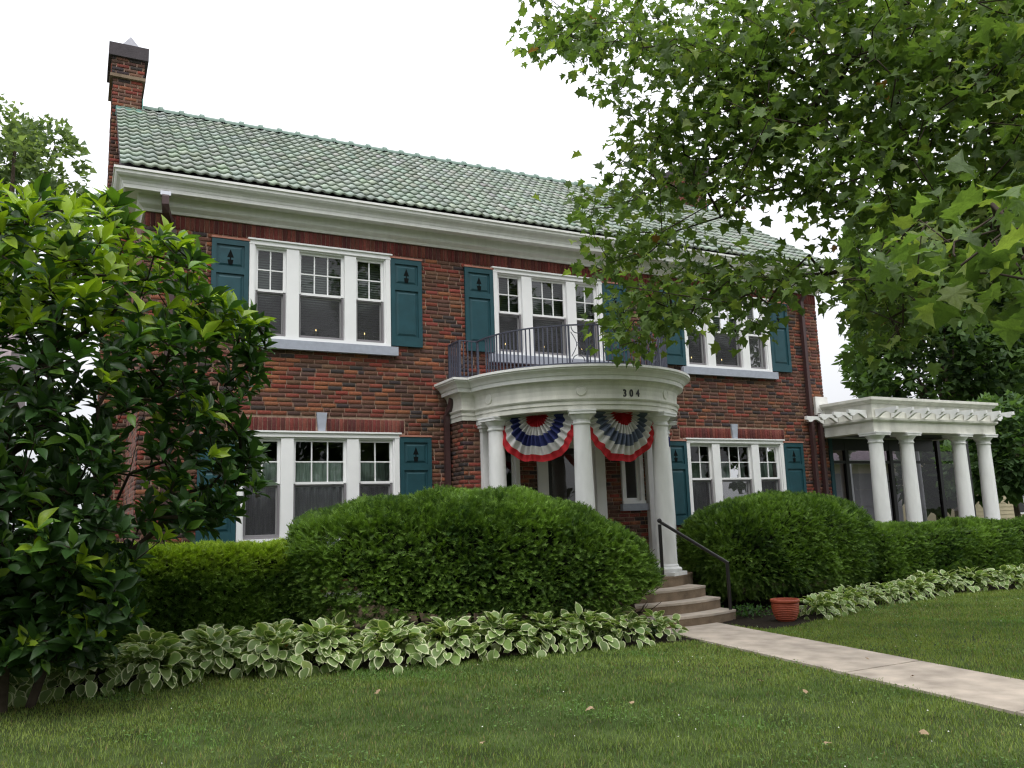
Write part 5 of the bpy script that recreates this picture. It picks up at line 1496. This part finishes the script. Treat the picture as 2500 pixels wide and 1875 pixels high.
# ---------------------------------------------------------------- grass and what lies on it
GV = np.array([(-.5, 0, 0), (.5, 0, 0), (-.36, .25, .55), (.36, .25, .55), (0, .62, 1.0)], float); GF = np.array([(0, 1, 3), (0, 3, 2), (2, 3, 4)])
r = np.random.default_rng(91)
N0 = 520000
X = r.uniform(-9.6, 10.5, N0); Y = -2.4 - 9.0 * r.uniform(0, 1, N0)
q = px(np.stack([X, Y, np.zeros(N0)], 1))
ok = (q[:, 0] > -700) & (q[:, 0] < 3500) & (q[:, 1] < 2100) & (q[:, 2] > 2.5)
edge_w = .03 * np.sin(Y * 17) + r.normal(0, .018, N0)
c_ = 0.04 + (Y + 3.3) * 0.137
ok &= ~((X > c_ - .525 + edge_w) & (X < c_ + .525 + edge_w))
jx, jy = r.normal(0, .03, N0), r.normal(0, .03, N0)
ok &= ~inpoly(X + jx, Y + jy, BED_L) & ~inpoly(X + jx, Y + jy, BED_R) & ~((np.abs(X) < 1.1) & (Y > -3.5))
pd = np.stack([X, Y, 0 * X], 1)
bald = vnoise(pd, 1.6, 5) + .5 * vnoise(pd, 5, 6)
ok &= r.random(N0) < np.clip(.92 + .35 * bald, .45, 1)
P = pd[ok]; n = len(P)
a = r.uniform(0, 6.28, n); lean = r.uniform(.3, 1.6, n)
B = np.zeros((n, 3, 3)); B[:, :, 0] = np.stack([np.cos(a), np.sin(a), 0 * a], 1); B[:, :, 1] = np.stack([-np.sin(a), np.cos(a), 0 * a], 1) * lean[:, None]; B[:, :, 2] = (0, 0, 1)
h = r.uniform(.020, .040, n) * (1 + .25 * vnoise(P, 2.2, 7))
far_w = np.clip(px(P)[:, 2] / 8, .8, 1.6)
sc = np.stack([r.uniform(.0045, .008, n) * far_w, h, h], 1)
f = np.clip(.5 + .5 * vnoise(P, 1.1, 8) + .28 * vnoise(P, 6, 9) + r.normal(0, .22, n), 0, 1)[:, None]
C = np.array([.080, .146, .033]) * (1 - f) + np.array([.240, .305, .072]) * f
dry = r.random(n) < np.clip(.07 + .10 * vnoise(P, .9, 12), .01, .3); C[dry] = np.array([.27, .225, .10]) * r.uniform(.6, 1.1, (dry.sum(), 1))
clov = (vnoise(P, 2.7, 13) > .62) & (r.random(n) < .5); C[clov] = np.array([.13, .25, .055])
V, F, Cv = instances(GV, GF, P, B, sc, C)
tag(ob('grass', from_arrays('grass', V, F, Cv, 'grass')), 'short mown lawn grass with a few dry blades', 'grass', kind='stuff')
# clover and broad-leaved weeds between the blades
ci = np.where((vnoise(P, 2.7, 13) > .15) & (r.random(n) < .10))[0][:16000]
cp = P[ci] + np.stack([r.normal(0, .01, len(ci)), r.normal(0, .01, len(ci)), r.uniform(.02, .045, len(ci))], 1)
aa = r.uniform(0, 6.28, len(ci)); dd_ = np.stack([np.cos(aa), np.sin(aa), r.normal(.1, .3, len(ci))], 1)
V, F, Cv = instances(QV, QF, cp, frames(dd_, np.array([0, 0, 1.0]) + r.normal(0, .3, (len(ci), 3))), r.uniform(.012, .024, len(ci)), np.array([.125, .215, .06]) * r.uniform(.6, 1.3, (len(ci), 1)))
tag(ob('clover_leaves', from_arrays('clover_leaves', V, F, Cv, 'grass')), 'small round clover leaves scattered through the lawn', 'clover', kind='stuff')
# clover blossoms
bl = r.choice(n, 130, replace=False); bp = P[bl] + np.array([0, 0, .045])
V = np.array([(-.5, -.5, 0), (.5, -.5, 0), (.5, .5, 0), (-.5, .5, 0), (0, 0, .7)]); F4 = np.array([(0, 1, 4), (1, 2, 4), (2, 3, 4), (3, 0, 4)])
Vv, Ff, _ = instances(V, F4, bp, np.tile(np.eye(3), (130, 1, 1)), r.uniform(.006, .011, 130))
tag(ob('clover_blossoms', from_arrays('clover_blossoms', Vv, Ff, material='petal')), 'tiny white clover blossoms dotted over the lawn', 'clover', kind='stuff')
DM = []
for k in range(4):
    V = YV.copy(); V[:, 2] = .18 * np.sin(V[:, 0] * 5 + k) + .2 * V[:, 1] * (k % 2) + .15
    DM.append(from_arrays('fallen_leaf', V, YF, material='dry_leaf'))
for k, (u, v) in enumerate([(926, 1691), (1172, 1815), (1440, 1728), (1537, 1718), (1971, 1693), (2015, 1813), (2250, 1784), (1865, 1665), (2120, 1608), (2225, 1652)]):
    p = onz(u, v, .04 if k < 8 else .026)
    o = ob('fallen_leaf', DM[k % 4], None, p); s_ = r.uniform(.04, .065) * (1 if k < 8 else .7); o.scale = (s_, s_, s_ * .7); o.rotation_euler = (r.normal(0, .25), r.normal(0, .25), r.uniform(0, 6))
    tag(o, 'small dry fallen leaf lying on the concrete walk' if k >= 8 else 'small dry fallen leaf lying on the mown lawn', 'leaf', 'fallen leaves on the walk' if k >= 8 else 'fallen leaves on the lawn')
# ground cover beside the pot and at the foot of the steps
def tuft(name, label, x, y, n, size, seed):
    r = np.random.default_rng(seed); base = np.array([x, y, .012])
    a = r.uniform(0, 6.28, n); el = r.uniform(.2, 1.3, n)
    d = np.stack([np.cos(a) * np.cos(el), np.sin(a) * np.cos(el), np.sin(el)], 1)
    P = np.stack([r.normal(0, .16, n), r.normal(0, .13, n), r.uniform(0, .14, n)], 1)
    C = np.array([.045, .10, .03]) * r.uniform(.6, 1.5, (n, 1))
    V, F, Cv = instances(MVt, MF, P, frames(d, np.array([0, 0, 1.0]) + r.normal(0, .4, (n, 3))), r.uniform(.5, 1.1, n) * size, C)
    t = tag(empty(name, base), label, 'plant', 'small leafy plants by the steps')
    tag(ob('foliage', from_arrays('foliage', V, F, Cv, 'leaf'), t), kind='stuff')
    return t
tuft('ground_cover', 'low leafy plant between the handrail foot and the terracotta pot', 1.38, -3.05, 260, .07, 1)
tuft('ground_cover', 'low leafy plant beside the top step right of the column', 1.35, -2.0, 200, .07, 2)
tuft('ground_cover', 'low leafy plant among the hostas at the left foot of the steps', -.95, -3.65, 220, .07, 3)
